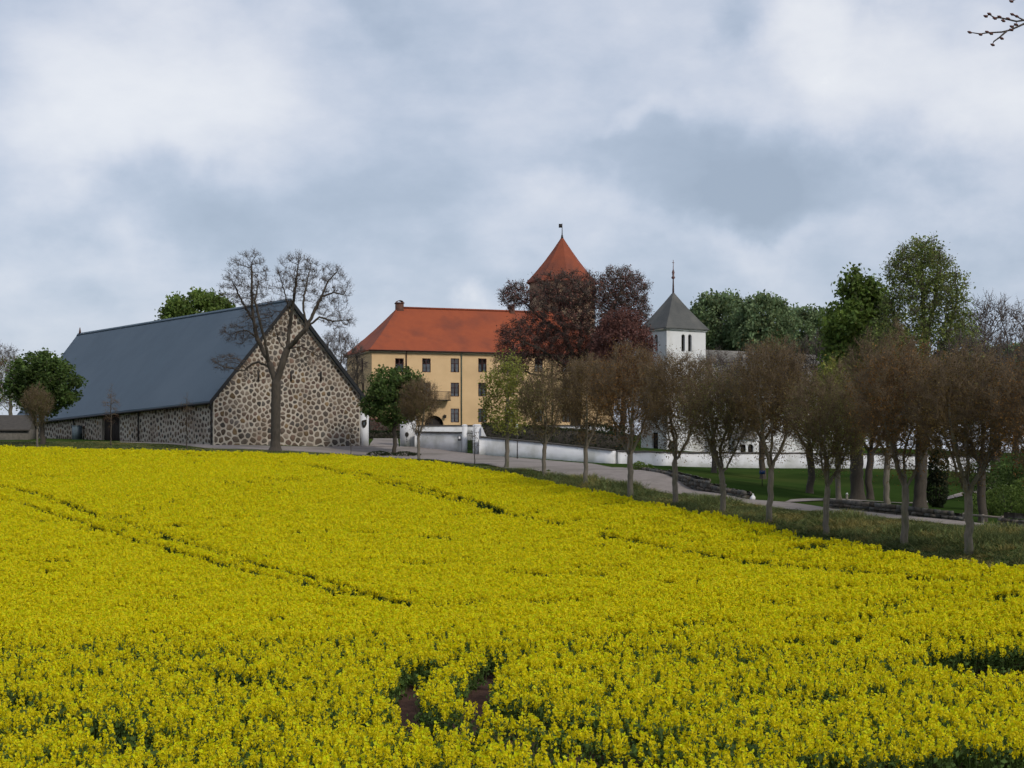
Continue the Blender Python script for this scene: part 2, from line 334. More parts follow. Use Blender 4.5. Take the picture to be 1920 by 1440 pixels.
def ribbon(name, pairs, m, off=.05, nl=10, nc=6):
    mb = MB(); P = [(at(*a).to_2d(), at(*b).to_2d()) for a, b in pairs]
    rows = []
    for i in range(len(P) - 1):
        for k in range(nl if i < len(P) - 2 else nl + 1):
            t = k / nl; rows.append((P[i][0].lerp(P[i + 1][0], t), P[i][1].lerp(P[i + 1][1], t)))
    X = np.array([[a.lerp(b, j / nc)[:] for j in range(nc + 1)] for a, b in rows])
    Z = G(X[..., 0], X[..., 1]) + off
    n = len(rows); ii = np.arange(n * (nc + 1)).reshape(n, nc + 1)
    mb.add(np.concatenate((X, Z[..., None]), -1).reshape(-1, 3), Q=np.stack((ii[:-1, :-1], ii[:-1, 1:], ii[1:, 1:], ii[1:, :-1]), -1).reshape(-1, 4))
    return tag(mb.build(name, m, smooth=True), kind='structure')
ROAD = [((225, 830.5, 157), (225, 828.3, 161)), ((400, 840, 142), (400, 835.5, 147.2)), ((540, 846, 140.5), (540, 837, 150.5)), ((680, 855, 139), (680, 836, 158)), ((800, 862, 136.5), (800, 838, 157.5)), ((905, 870, 130.5), (905, 853, 149.5)),
        ((1000, 882, 121.5), (1000, 861, 144.5)), ((1100, 896, 113.5), (1110, 870, 140)), ((1170, 909, 108), (1165, 880, 132)), ((1200, 914, 106), (1195, 895, 120)), ((1300, 932, 100), (1300, 919, 107)), ((1400, 945, 95), (1400, 937, 100)),
        ((1480, 956, 91), (1480, 943, 98)), ((1560, 963, 88.3), (1560, 955, 91.5)), ((1700, 976, 84), (1700, 969, 86.5)), ((1920, 997, 78), (1930, 991, 80)), ((2100, 1010, 73), (2100, 1004, 75)), ((2300, 1030, 66), (2300, 1025, 68))]
ribbon('road', ROAD, M['gravel'])
ribbon('park_path', [((1470, 944, 97.6), (1482, 938, 100.5)), ((1580, 939, 103.5), (1580, 934, 106)), ((1690, 931, 109), (1690, 927, 111)), ((1800, 915, 121), (1800, 911, 124)), ((1900, 905, 130), (1900, 902, 132))], M['gravel'], .07)
ribbon('gate_path', [((692, 836, 157), (748, 834, 157)), ((700, 826, 170), (746, 824, 172)), ((700, 815, 190), (746, 814, 192)), ((712, 806, 211), (750, 806, 211))], M['gravel'], .07)

# ------------------------------------------------------------------ buildings
class Frame:
    """local frame of a building: x along its front, y inwards, z up"""
    def __init__(s, O, ang): s.O = O; s.c = math.cos(ang); s.s = math.sin(ang); s.ang = ang
    def front(s, px, py, y=0.0):
        k = (px - HX) / F; O = s.O
        x = (k * (O.y + s.c * y) - O.x + s.s * y) / (s.c - k * s.s); D = O.y + s.s * x + s.c * y
        return x, CZ + (HY - py) / F * D - O.z
    def side(s, px, py, x=0.0):
        k = (px - HX) / F; O = s.O
        y = (O.x + s.c * x - k * (O.y + s.s * x)) / (k * s.c + s.s); D = O.y + s.s * x + s.c * y
        return y, CZ + (HY - py) / F * D - O.z
    def w(s, x, y): return s.O.x + s.c * x - s.s * y, s.O.y + s.s * x + s.c * y
def holed(mb, f, u0, u1, z0, z1, holes, depth=.25, m=0):
    """front wall face with rectangular holes and their reveals; f(u, n, z) -> point"""
    us = sorted({u0, u1, *[h[0] for h in holes], *[h[1] for h in holes]}); zs = sorted({z0, z1, *[h[2] for h in holes], *[h[3] for h in holes]})
    for i in range(len(us) - 1):
        for j in range(len(zs) - 1):
            a, b, c, d = us[i], us[i + 1], zs[j], zs[j + 1]; mu, mz = (a + b) / 2, (c + d) / 2
            if any(h[0] < mu < h[1] and h[2] < mz < h[3] for h in holes): continue
            mb.poly([f(a, 0, c), f(b, 0, c), f(b, 0, d), f(a, 0, d)], m)
    for a, b, c, d in holes:
        for (p, q) in (((a, c), (b, c)), ((b, c), (b, d)), ((b, d), (a, d)), ((a, d), (a, c))):
            mb.poly([f(p[0], 0, p[1]), f(q[0], 0, q[1]), f(q[0], depth, q[1]), f(p[0], depth, p[1])], m)
def bar(mb, f, a, b, c, d, n0, n1, m=0):
    P = [f(u, n, z) for n in (n0, n1) for (u, z) in ((a, c), (b, c), (b, d), (a, d))]
    mb.add([tuple(p) for p in P], Q=[(0, 1, 2, 3), (7, 6, 5, 4), (0, 4, 5, 1), (1, 5, 6, 2), (2, 6, 7, 3), (3, 7, 4, 0)], m=m)
def window(root, f, a, b, c, d, curtain=.7, seed=0):
    rn = random.Random(seed)
    mb = MB(); t = .10; n0, n1 = .06, .15
    for r in ((a, a + t, c, d), (b - t, b, c, d), (a + t, b - t, c, c + t), (a + t, b - t, d - t, d)): bar(mb, f, *r, n0, n1)
    um = (a + b) / 2; zt = c + (d - c) * .62
    bar(mb, f, um - .05, um + .05, c + t, d - t, n0 + .01, n1 - .01)
    bar(mb, f, a + t, um - .05, zt - .04, zt + .04, n0 + .012, n1 - .012); bar(mb, f, um + .05, b - t, zt - .04, zt + .04, n0 + .012, n1 - .012)
    for q in (.31,):
        zq = c + (d - c) * q
        bar(mb, f, a + t, um - .05, zq - .018, zq + .018, n0 + .014, n1 - .014); bar(mb, f, um + .05, b - t, zq - .018, zq + .018, n0 + .014, n1 - .014)
    w = mb.build('window', M['frame_red'], root)
    g = MB(); g.poly([f(a + t * .6, n1 - .03, c + t * .6), f(b - t * .6, n1 - .03, c + t * .6), f(b - t * .6, n1 - .03, d - t * .6), f(a + t * .6, n1 - .03, d - t * .6)]); g.build('pane', M['glass'], w)
    k = MB()
    if curtain > 0:
        for s_ in (0, 1):
            e0 = a + t * .5 if s_ == 0 else b - t * .5; wdt = (b - a) * (.30 + .12 * rn.random()) * (1 if s_ == 0 else -1)
            N = 6
            for i in range(N):
                u = e0 + wdt * i / N; v = e0 + wdt * (i + 1) / N
                nn = .17 + .03 * (i % 2); nm = .17 + .03 * ((i + 1) % 2)
                top = c + (d - c) * curtain
                k.poly([f(u, nn, c + .03), f(v, nm, c + .03), f(v, nm, top), f(u, nn, top)])
        k.build('curtain', M['curtain'], w)
    return w
def box_part(name, m, root, *boxes):
    mb = MB()
    for b in boxes: mb.box(b[:3], b[3:])
    return mb.build(name, m, root)

rng = np.random.default_rng(5)
# ---- Voronoi field stones
def clip(poly, p, q):
    """keep the part of poly nearer to p than q"""
    mx_, my_ = (p[0] + q[0]) / 2, (p[1] + q[1]) / 2; nx_, ny_ = q[0] - p[0], q[1] - p[1]; out = []
    for i in range(len(poly)):
        a, b = poly[i], poly[(i + 1) % len(poly)]
        da = (a[0] - mx_) * nx_ + (a[1] - my_) * ny_; db = (b[0] - mx_) * nx_ + (b[1] - my_) * ny_
        if da <= 0: out.append(a)
        if da * db < 0: t = da / (da - db); out.append((a[0] + (b[0] - a[0]) * t, a[1] + (b[1] - a[1]) * t))
    return out
def halfplane(poly, n, c):
    out = []
    for i in range(len(poly)):
        a, b = poly[i], poly[(i + 1) % len(poly)]; da = a[0] * n[0] + a[1] * n[1] - c; db = b[0] * n[0] + b[1] * n[1] - c
        if da <= 0: out.append(a)
        if da * db < 0: t = da / (da - db); out.append((a[0] + (b[0] - a[0]) * t, a[1] + (b[1] - a[1]) * t))
    return out
def stone_cells(outline, size, lim, seed, relax=1, sx=1.0):
    """irregular stones filling a convex outline; size(u, z) is the wanted spacing"""
    r = np.random.default_rng(seed); O = np.array(outline); lo, hi = O.min(0), O.max(0)
    pts = []; tries = 0; smin = 1e9
    cand = r.uniform(lo, hi, (9000, 2)); ins = inpoly(cand[:, 0], cand[:, 1], outline)
    for p in cand[ins]:
        s = size(p[0], p[1]) * r.choice((.62, .85, 1.0, 1.22))
        if all(((p[0] - q[0]) / sx) ** 2 + ((p[1] - q[1]) * 1.12) ** 2 > s * s for q in pts): pts.append(p)
    P = np.array(pts)
    for it in range(relax + 1):
        cells = []
        for i, p in enumerate(P):
            dd = ((P - p) ** 2).sum(1); nb = np.argsort(dd)[1:22]; c = [tuple(q) for q in outline]
            for j in nb:
                c = clip(c, p, P[j])
                if len(c) < 3: break
            cells.append(c)
        if it < relax: P = np.array([np.mean(c, 0) if len(c) > 2 else p for c, p in zip(cells, P)]) * .6 + P * .4
    return [c for c in cells if len(c) > 2]
STONES = [(.22, .17, .13), (.19, .145, .115), (.25, .20, .165), (.16, .135, .115), (.28, .225, .175), (.21, .15, .125), (.13, .12, .11), (.24, .165, .13), (.30, .25, .21), (.18, .16, .15), (.27, .19, .11)]
def area(c): return abs(sum(c[i][0] * c[(i + 1) % len(c)][1] - c[(i + 1) % len(c)][0] * c[i][1] for i in range(len(c)))) / 2
def stone_mesh(mb, cell, f, r, gap):
    c = np.array(cell); ctr = c.mean(0); sz = math.sqrt(area(cell))
    k = max(.5, 1 - 2 * gap / sz * r.uniform(.8, 1.35))
    q = ctr + (c - ctr) * k
    # round the corners
    n = len(q); pts = []
    for i in range(n):
        a, b = q[i], q[(i + 1) % n]
        if np.linalg.norm(b - a) < .08 * sz: pts.append((a + b) / 2); continue
        pts.append(a * .76 + b * .24); pts.append(a * .24 + b * .76)
    pts = np.array(pts) + r.normal(0, .012, (len(pts), 2)); n = len(pts); h = r.uniform(.02, .055)
    base = [f(u, .03, z) for u, z in pts]; mid = [f(*(ctr[0] + (u - ctr[0]) * .93, -h * .7, ctr[1] + (z - ctr[1]) * .93)) for u, z in pts]; top = [f(*(ctr[0] + (u - ctr[0]) * .68, -h * r.uniform(.9, 1.15), ctr[1] + (z - ctr[1]) * .68)) for u, z in pts]
    V = base + mid + top
    Q = [(i, (i + 1) % n, n + (i + 1) % n, n + i) for i in range(n)] + [(n + i, n + (i + 1) % n, 2 * n + (i + 1) % n, 2 * n + i) for i in range(n)]
    T = [(2 * n, 2 * n + i, 2 * n + i + 1) for i in range(1, n - 1)]
    t = np.array(STONES[r.integers(len(STONES))]) * r.uniform(.42, .95) * np.array([1.0, .97, .92])
    mb.add([tuple(v) for v in V], T=T, Q=Q, c=t)

# ---- the stone barn
bO = on_ground(400, 148); bO.z = at(400, 835.5, 148).z
BF = Frame(bO, math.atan2(.59, .81))
barn = empty('stone_barn', bO, BF.ang)
tag(barn, 'long field-stone barn with steep blue-grey roof and black bargeboards', 'barn')
BW = BF.front(675, 834)[0]; BL = 54.0; EZ = BF.front(400, 743)[1]; PZ = BF.front(540, 566, 0)[1]; DROP = 1.3
EZR = BF.front(676, 741)[1]
GB = g1(*BF.w(0, BL)) - bO.z
mb = MB(); dn = -1.5
fr = lambda u, n, z: Vector((u, n, z)); lf = lambda u, n, z: Vector((n, u, z))
mb.poly([(0, 0, dn), (BW, 0, dn), (BW, 0, EZR), (BW / 2, 0, PZ - .1), (0, 0, EZ)])
mb.poly([(0, BL, dn), (BW, BL, dn), (BW, BL, EZR), (BW / 2, BL, PZ - .1), (0, BL, EZ - DROP)])
mb.poly([(BW, 0, dn), (BW, BL, dn), (BW, BL, EZR), (BW, 0, EZR)])
d0, d1 = BF.side(224.5, 800)[0], BF.side(190.5, 800)[0]
def ez(u): return EZ - DROP * u / BL
dz0 = BF.side(207, 827)[1]; dz1 = ez((d0 + d1) / 2) - .12
# left wall with the doorway
mb.poly([lf(0, 0, dn), lf(d0, 0, dn), lf(d0, 0, ez(d0)), lf(0, 0, EZ)]); mb.poly([lf(d1, 0, dn), lf(BL, 0, dn), lf(BL, 0, ez(BL)), lf(d1, 0, ez(d1))])
mb.poly([lf(d0, 0, dz1), lf(d1, 0, dz1), lf(d1, 0, ez(d1)), lf(d0, 0, ez(d0))])
for u in (d0, d1): mb.poly([lf(u, 0, dn), lf(u, .45, dn), lf(u, .45, dz1), lf(u, 0, dz1)])
mb.poly([lf(d0, 0, dz1), lf(d1, 0, dz1), lf(d1, .45, dz1), lf(d0, .45, dz1)])
wallp = mb.build('wall', M['mortar'], barn)
# door of upright boards
mb = MB(); nb = 14
for i in range(nb):
    a = d0 + (d1 - d0) * i / nb; b = d0 + (d1 - d0) * (i + 1) / nb - .03; bar(mb, lf, a, b, dz0 - .6, dz1, .30 + .01 * (i % 2), .38)
door = mb.build('door', M['brownwood'], barn); door['label'] = 'tall dark brown boarded barn door'
# roof: two slabs with thickness and overhang
ov, oe = .45, .55; th = .22
def slab(x0, z0a, z0b, x1, z1, y0, y1):
    A = [Vector((x0, y0, z0a)), Vector((x1, y0, z1)), Vector((x1, y1, z1)), Vector((x0, y1, z0b))]
    return A, [p + Vector((0, 0, th)) for p in A]
sl = (PZ - EZ) / (BW / 2); slr = (PZ - EZR) / (BW / 2)
mb = MB()
mb.prism(*slab(-oe, EZ - sl * oe, EZ - DROP - sl * oe, BW / 2, PZ, -ov, BL + ov))
mb.prism(*slab(BW + oe, EZR - slr * oe, EZR - slr * oe, BW / 2, PZ, -ov, BL + ov))
roof = mb.build('roof', M['barnroof'], barn)
# standing sheet seams on the near slope, one ridge capping
mb = MB(); mb.prism([(BW / 2 - .22, -ov, PZ + th - .2), (BW / 2 + .22, -ov, PZ + th - .2), (BW / 2, -ov, PZ + th + .10)], [(BW / 2 - .22, BL + ov, PZ + th - .2), (BW / 2 + .22, BL + ov, PZ + th - .2), (BW / 2, BL + ov, PZ + th + .10)])
mb.build('ridge_cap', M['barnroof'], roof)
mb = MB()
for k in range(1, 9):
    t = k / 9
    a = Vector((-oe + (BW / 2 + oe) * t, -ov, EZ - sl * oe + (PZ - EZ + sl * oe) * t + th)); b = Vector((a.x, BL + ov, EZ - DROP - sl * oe + (PZ - EZ + DROP + sl * oe) * t + th))
    mb.prism([a + Vector((-.05, 0, -.06)), a + Vector((.05, 0, .02)), a + Vector((-.05, 0, .018 - .03))], [b + Vector((-.05, 0, -.06)), b + Vector((.05, 0, .02)), b + Vector((-.05, 0, .018 - .03))])
mb.build('sheet_lap', M['barnroof'], roof)
for x0, x1, za, zb in ((-oe - .05, BW / 2, EZ - sl * oe - sl * .05, PZ), (BW + oe + .05, BW / 2, EZR - slr * oe - slr * .05, PZ)):
    mb = MB(); y0, y1 = -ov - .07, -ov - .005
    mb.prism([(x0, y0, za - .22), (x1, y0, zb - .22), (x1, y0, zb + th + .03), (x0, y0, za + th + .03)], [(x0, y1, za - .22), (x1, y1, zb - .22), (x1, y1, zb + th + .03), (x0, y1, za + th + .03)])
    mb.build('bargeboard', M['black'], barn)
mb = MB(); mb.tube([(-oe - .08, -ov, EZ - sl * oe - .02), (-oe - .08, BL + ov, EZ - DROP - sl * oe - .02)], .10, 6); mb.build('gutter', M['black'], barn)
for u in (.12, BF.side(262, 800)[0], BF.side(141, 800)[0], BF.side(38, 800)[0]):
    mb = MB(); zt = ez(u); mb.tube([(-oe - .06, u, zt - sl * oe - .05), (-.16, u, zt - .75), (-.16, u, dn)], .075, 6); mb.build('downpipe', M['black'], barn)
for px_ in (484, 545, 601):
    u, z = BF.front(px_, 715); mb = MB(); bar(mb, fr, u - .07, u + .07, z, z + .95, -.16, -.02); mb.build('wall_anchor', M['iron'], barn)
mb = MB(); yv = BL - .2; mb.tube([(BW / 2, yv, PZ + th), (BW / 2, yv, PZ + th + .75)], [.16, .05], 6); mb.build('finial', M['chimney'], barn)
# field stones in the walls
gable = [(0.05, dn + 1.2), (BW - .05, dn + 1.2), (BW - .05, EZR - .1), (BW / 2, PZ - .3), (.05, EZ - .1)]
def gsize(u, z): return .60 - .010 * max(z, 0) + (.14 if z < 1.1 else 0)
cells = stone_cells(gable, gsize, None, 3, 1)
left_outline_a = [(.05, -.6), (d0 - .05, -.6), (d0 - .05, ez(d0) - .05), (.05, EZ - .05)]
left_outline_b = [(d1 + .05, -.6), (BL - .05, -.6), (BL - .05, ez(BL) - .05), (d1 + .05, ez(d1) - .05)]
cl = stone_cells(left_outline_a, lambda u, z: .72, None, 4, 1) + stone_cells(left_outline_b, lambda u, z: .80, None, 6, 1)
allc = [(area(c), c, 0) for c in cells] + [(area(c) * .5, c, 1) for c in cl]
allc.sort(key=lambda t: -t[0])
rest = MB()
for i, (ar, c, side) in enumerate(allc):
    f = (lambda u, n, z: (u, n, z)) if side == 0 else (lambda u, n, z: (n, u, z))
    if i < 300:
        mb = MB(); stone_mesh(mb, c, f, rng, .058 if side == 0 else .105); mb.build('stone', M['stone'], wallp)
    else: stone_mesh(rest, c, f, rng, .058 if side == 0 else .105)
if rest.n: tag(rest.build('small_stones', M['stone'], wallp), kind='stuff')

# ---- the yellow castle
cO = on_ground(697, 214); cO.z = at(697, 808, 214).z
CF = Frame(cO, R(19.9)); castle = empty('castle', cO, CF.ang)
tag(castle, 'three-storey yellow plastered castle with hipped red tiled roof', 'castle')
CL = CF.front(1150, 800)[0]; CD = 13.6; CE = CF.front(697, 656)[1]; RZ = CF.front(745, 577, CD / 2)[1]; RX0 = CF.front(745, 577, CD / 2)[0]; RX1 = CL - 5
wrects = []
for px_ in (749, 799.5, 853, 904.5, 957, 1010, 1062):
    for py_ in (685, 730.5, 779):
        if (px_, py_) == (799.5, 779) or (px_ == 749 and py_ == 779): continue
        x, z = CF.front(px_, py_ ); wrects.append((x - .60, x + .60, z - .94, z + .94, px_, py_))
xa, za_ = CF.front(814, 772); arch = (xa - 1.35, xa + 1.35, -1.5, CF.front(814, 779)[1])
mb = MB(); holed(mb, fr, 0, CL, -2.5, CE, [w[:4] for w in wrects] + [arch], .24)
srects = []
for px_, py_ in ((679, 686), (680.5, 731)):
    y, z = CF.side(px_, py_); srects.append((y - .55, y + .55, z - .94, z + .94))
holed(mb, lf, 0, CD, -2.5, CE, srects, .24)
# arch head: fill between the square opening and the curve
ar_ = 1.35; N = 12; zc = arch[3] 
pts_ = [(xa + ar_ * math.cos(math.pi * i / N), zc - ar_ + ar_ * math.sin(math.pi * i / N)) for i in range(N + 1)]
for i in range(N):
    (u0_, z0_), (u1_, z1_) = pts_[i], pts_[i + 1]
    mb.poly([(u0_, .002, z0_), (u1_, .002, z1_), (u1_, .002, zc), (u0_, .002, zc)]); mb.poly([(u0_, .002, z0_), (u1_, .002, z1_), (u1_, .24, z1_), (u0_, .24, z0_)])
mb.poly([(CL, 0, -2.5), (CL, CD, -2.5), (CL, CD, CE), (CL, 0, CE)]); mb.poly([(0, CD, -2.5), (CL, CD, -2.5), (CL, CD, CE), (0, CD, CE)])
mb.build('wall', M['yellow'], castle)
mb = MB(); mb.box((arch[0], .5, -1.5), (arch[1], .6, zc)); d_ = mb.build('door', M['dark'], castle)
for i, (a, b, c, d, px_, py_) in enumerate(wrects): window(castle, fr, a, b, c, d, (.62 if py_ < 750 else .95) if px_ != 853 or py_ != 730.5 else .2, i)
for i, (a, b, c, d) in enumerate(srects): window(castle, lf, a, b, c, d, .6, 50 + i)
mb = MB(); e = .18; mb.box((-e, -e, CE - .35), (CL + e, -.004, CE + .02)); mb.box((-e, 0, CE - .35), (-.004, CD + e, CE + .02)); mb.build('cornice', M['cornice'], castle)
mb = MB(); o_ = .45; ze = CE + .03
c0, c1, c2, c3 = Vector((-o_, -o_, ze)), Vector((CL + o_, -o_, ze)), Vector((CL + o_, CD + o_, ze)), Vector((-o_, CD + o_, ze))
r0, r1 = Vector((RX0, CD / 2, RZ)), Vector((RX1, CD / 2, RZ))
# gently sagging slopes: the eaves sweep out a little
def slope(a, b, p, q, n=5, sweep=.28):
    prevL, prevR = a, b
    for i in range(1, n + 1):
        t = i / n; L_ = a.lerp(p, t); R_ = b.lerp(q, t); dz = -sweep * math.sin(math.pi * t) * (1 if t < 1 else 0)
        L_ = L_ + Vector((0, 0, dz)); R_ = R_ + Vector((0, 0, dz))
        if (L_ - R_).length < .01: mb.poly([prevL, prevR, L_])
        else: mb.poly([prevL, prevR, R_, L_])
        prevL, prevR = L_, R_
slope(c0, c1, r0, r1); slope(c2, c3, r1, r0); slope(c3, c0, r0, r0); slope(c1, c2, r1, r1)
mb.poly([c0 - Vector((0, 0, .12)), c1 - Vector((0, 0, .12)), c2 - Vector((0, 0, .12)), c3 - Vector((0, 0, .12))])
for a, b in ((c0, c1), (c1, c2), (c2, c3), (c3, c0)): mb.poly([a, b, b - Vector((0, 0, .12)), a - Vector((0, 0, .12))])
croof = mb.build('roof', M['tiles'], castle)
mb = MB(); mb.tube([r0 + Vector((0, 0, .03)), r1 + Vector((0, 0, .03))], .16, 6)
mb.build('ridge_tiles', M['tiles_tower'], croof)
for px_, w_, ztop in ((749, .48, 564), (959, .36, 571)):
    x, z = CF.front(px_, ztop, CD / 2); mb = MB()
    mb.box((x - w_, CD / 2 - w_, RZ - 1.4), (x + w_, CD / 2 + w_, z - .25)); mb.box((x - w_ - .08, CD / 2 - w_ - .08, z - .42), (x + w_ + .08, CD / 2 + w_ + .08, z - .25))
    N = 6; prev = None
    for i in range(N + 1):
        t = math.pi * i / N; q = (x - w_ * math.cos(t), z - .25 + .3 * math.sin(t))
        if prev: mb.prism([(prev[0], CD / 2 - w_, prev[1]), (q[0], CD / 2 - w_, q[1]), (q[0], CD / 2 - w_, q[1] - .07), (prev[0], CD / 2 - w_, prev[1] - .07)], [(prev[0], CD / 2 + w_, prev[1]), (q[0], CD / 2 + w_, q[1]), (q[0], CD / 2 + w_, q[1] - .07), (prev[0], CD / 2 + w_, prev[1] - .07)])
        prev = q
    mb.build('chimney', M['chimney'], croof)
for px_, m_ in ((761.5, 'pipe'), (865, 'copper'), (1035, 'copper')):
    x = CF.front(px_, 700)[0]; mb = MB(); mb.tube([(x, -.32, CE - .1), (x, -.10, CE - .5), (x, -.10, -2)], .085, 6); mb.build('downpipe', M[m_], castle)
y = CF.side(671, 700)[0]; mb = MB(); mb.tube([(-.32, y, CE - .1), (-.10, y, CE - .5), (-.10, y, -2)], .085, 6); mb.build('downpipe', M['black'], castle)
mb = MB(); mb.tube([(-o_ - .03, -o_ - .05, ze - .08), (CL + o_, -o_ - .05, ze - .08)], .085, 6); mb.build('gutter', M['pipe'], castle)
# balcony
bx0, bz0 = CF.front(806, 750); bx1, bz1 = CF.front(840, 735)
bz0 += .02; mb = MB(); mb.box((bx0, -1.25, bz0 - .12), (bx1, -.003, bz0)); bal = mb.build('balcony', M['iron'], castle)
mb = MB()
for xx in np.linspace(bx0 + .04, bx1 - .04, 15): mb.tube([(xx, -1.2, bz0), (xx, -1.2, bz1)], .018, 4)
for yy in np.linspace(-1.2, -.1, 7): mb.tube([(bx1 - .04, yy, bz0), (bx1 - .04, yy, bz1)], .018, 4); mb.tube([(bx0 + .04, yy, bz0), (bx0 + .04, yy, bz1)], .018, 4)
mb.tube([(bx0, -1.2, bz1), (bx1, -1.2, bz1)], .03, 4); mb.tube([(bx1 - .04, -1.2, bz1), (bx1 - .04, 0, bz1)], .03, 4); mb.tube([(bx0 + .04, -1.2, bz1), (bx0 + .04, 0, bz1)], .03, 4)
mb.build('railing', M['iron'], bal)
x, z = CF.front(833, 780); mb = MB(); mb.box((x - .03, -.3, z + .15), (x + .03, 0, z + .2)); mb.prism([(x - .14, -.42, z - .3), (x + .14, -.42, z - .3), (x + .18, -.46, z + .12), (x - .18, -.46, z + .12)], [(x - .14, -.14, z - .3), (x + .14, -.14, z - .3), (x + .18, -.10, z + .12), (x - .18, -.10, z + .12)]); mb.build('wall_lantern', M['iron'], castle)

# ---- round keep of the castle
kd = 236.0; kO = on_ground(1054, kd); kz = kO.z
keep = empty('castle_keep', kO, 0); tag(keep, 'round brick keep with pointed red tiled roof and weathervane', 'tower')
kr = 61.5 / F * kd; eaz = at(1054, 531, kd).z - kz; apz = at(1053, 443, kd).z - kz
mb = MB(); N = 32; V = []; 
for i in range(N):
    a = 2 * math.pi * i / N; V += [(kr * math.cos(a), kr * math.sin(a), -2), (kr * math.cos(a), kr * math.sin(a), eaz + .2)]
mb.add(V, Q=[(2 * i, 2 * ((i + 1) % N), 2 * ((i + 1) % N) + 1, 2 * i + 1) for i in range(N)]); mb.build('wall', M['brick'], keep, True)
mb = MB(); N = 8; er = 68.5 / F * kd; off = -math.pi / 2 + R(8)
ring = [Vector((er * math.cos(off + 2 * math.pi * i / N), er * math.sin(off + 2 * math.pi * i / N), eaz)) for i in range(N)]
for i in range(N):
    a, b = ring[i], ring[(i + 1) % N]; top = Vector((0, 0, apz)); prevL, prevR = a, b
    for k in (1, 2, 3, 4):
        t = k / 4; dz = -.35 * math.sin(math.pi * t); L_ = a.lerp(top, t) + Vector((0, 0, dz)); R_ = b.lerp(top, t) + Vector((0, 0, dz))
        mb.poly([prevL, prevR, R_, L_] if k < 4 else [prevL, prevR, top]); prevL, prevR = L_, R_
mb.poly([p - Vector((0, 0, .1)) for p in ring])
for i in range(N): mb.poly([ring[i], ring[(i + 1) % N], ring[(i + 1) % N] - Vector((0, 0, .1)), ring[i] - Vector((0, 0, .1))])
kroof = mb.build('roof', M['tiles_tower'], keep)
mb = MB(); vz = at(1053, 419, kd).z - kz; mb.tube([(0, 0, apz - .4), (0, 0, vz)], [.09, .04], 6); mb.tube([(0, 0, apz - .5), (0, 0, apz + .25)], [.25, .1], 8)
mb.box((-.5, -.02, vz - .62), (.0, .02, vz - .06)); mb.build('weathervane', M['iron'], kroof)
for a in (-2.1, -1.45, -.8):
    mb = MB(); c_, s_ = math.cos(a), math.sin(a); t_ = Vector((-s_, c_, 0)); n_ = Vector((c_, s_, 0)) * (kr * math.cos(.05))
    P = [n_ + t_ * u + Vector((0, 0, eaz - 2.4 + z)) for u, z in ((-.35, 0), (.35, 0), (.35, 1.0), (.2, 1.25), (-.2, 1.25), (-.35, 1.0))]
    mb.prism([p * 1 + Vector((c_, s_, 0)) * .05 for p in P], [p - Vector((c_, s_, 0)) * .2 for p in P]); mb.build('window', M['dark'], keep)

# ---- the white church
hO = on_ground(1250, 187); hO.z = at(1250, 846, 187).z
HF = Frame(hO, R(32)); church = empty('church', hO, HF.ang); tag(church, 'whitewashed church with pyramid-roofed tower and long grey nave roof', 'church')
TW = HF.front(1323, 800)[0]; TD = HF.side(1202, 800)[0]; TE = HF.front(1250, 614)[1]
def arched(mb, f, u, z0, z1, w, depth):
    return (u - w / 2, u + w / 2, z0, z1)
fh = []; lh = []
for px_ in (1281, 1293.5): u, z0 = HF.front(px_, 659); z1 = HF.front(px_, 627)[1]; fh.append((u - .26, u + .26, z0, z1))
for px_ in (1222, 1230.5): u, z0 = HF.side(px_, 659); z1 = HF.side(px_, 628)[1]; lh.append((u - .26, u + .26, z0, z1))
du, dzb = HF.side(1228, 846); dzt = HF.side(1228, 811)[1]; lh.append((du - .6, du + .6, -.3, dzt))
mb = MB(); holed(mb, fr, 0, TW, -2, TE, fh, .4); holed(mb, lf, 0, TD, -2, TE, lh, .4)
for hs, f in ((fh, fr), (lh[:2], lf)):
    for a, b, c, d in hs:
        u = (a + b) / 2; r_ = (b - a) / 2; N = 8
        for i in range(N):
            t0, t1 = math.pi * i / N, math.pi * (i + 1) / N
            p0 = (u + r_ * math.cos(t0), d - r_ + r_ * math.sin(t0)); p1 = (u + r_ * math.cos(t1), d - r_ + r_ * math.sin(t1))
            mb.poly([f(p0[0], .003, p0[1]), f(p1[0], .003, p1[1]), f(p1[0], .003, d), f(p0[0], .003, d)]); mb.poly([f(p0[0], .003, p0[1]), f(p1[0], .003, p1[1]), f(p1[0], .4, p1[1]), f(p0[0], .4, p0[1])])
mb.poly([(TW, 0, -2), (TW, TD, -2), (TW, TD, TE), (TW, 0, TE)]); mb.poly([(0, TD, -2), (TW, TD, -2), (TW, TD, TE), (0, TD, TE)])
tower = mb.build('tower_wall', M['church_white'], church)
for hs, f in ((fh, fr), (lh[:2], lf)):
    for a, b, c, d in hs:
        mb = MB(); bar(mb, f, a - .05, b + .05, c - .05, d, .32, .45)
        k = 0; z = c
        while z < d - .15: bar(mb, f, a, b, z, z + .05, .24, .319); z += .16
        mb.build('belfry_shutter', M['dark'], tower)
mb = MB(); bar(mb, lf, du - .6, du + .6, -.3, dzt, .25, .33); bar(mb, lf, du - .03, du + .03, 0, dzt - .1, .22, .249); mb.build('door', M['dark'], tower)
mb = MB(); o_ = .3; mb.box((-o_ * .5, -o_ * .5, TE - .28), (TW + o_ * .5, -.004, TE)); mb.box((-o_ * .5, 0, TE - .28), (-.004, TD + o_ * .5, TE)); mb.build('cornice', M['church_white'], tower)
AZ = HF.front(1262, 546, 0)[1]; AZ = at(1262, 547, HF.w(TW / 2, TD / 2)[1]).z - hO.z
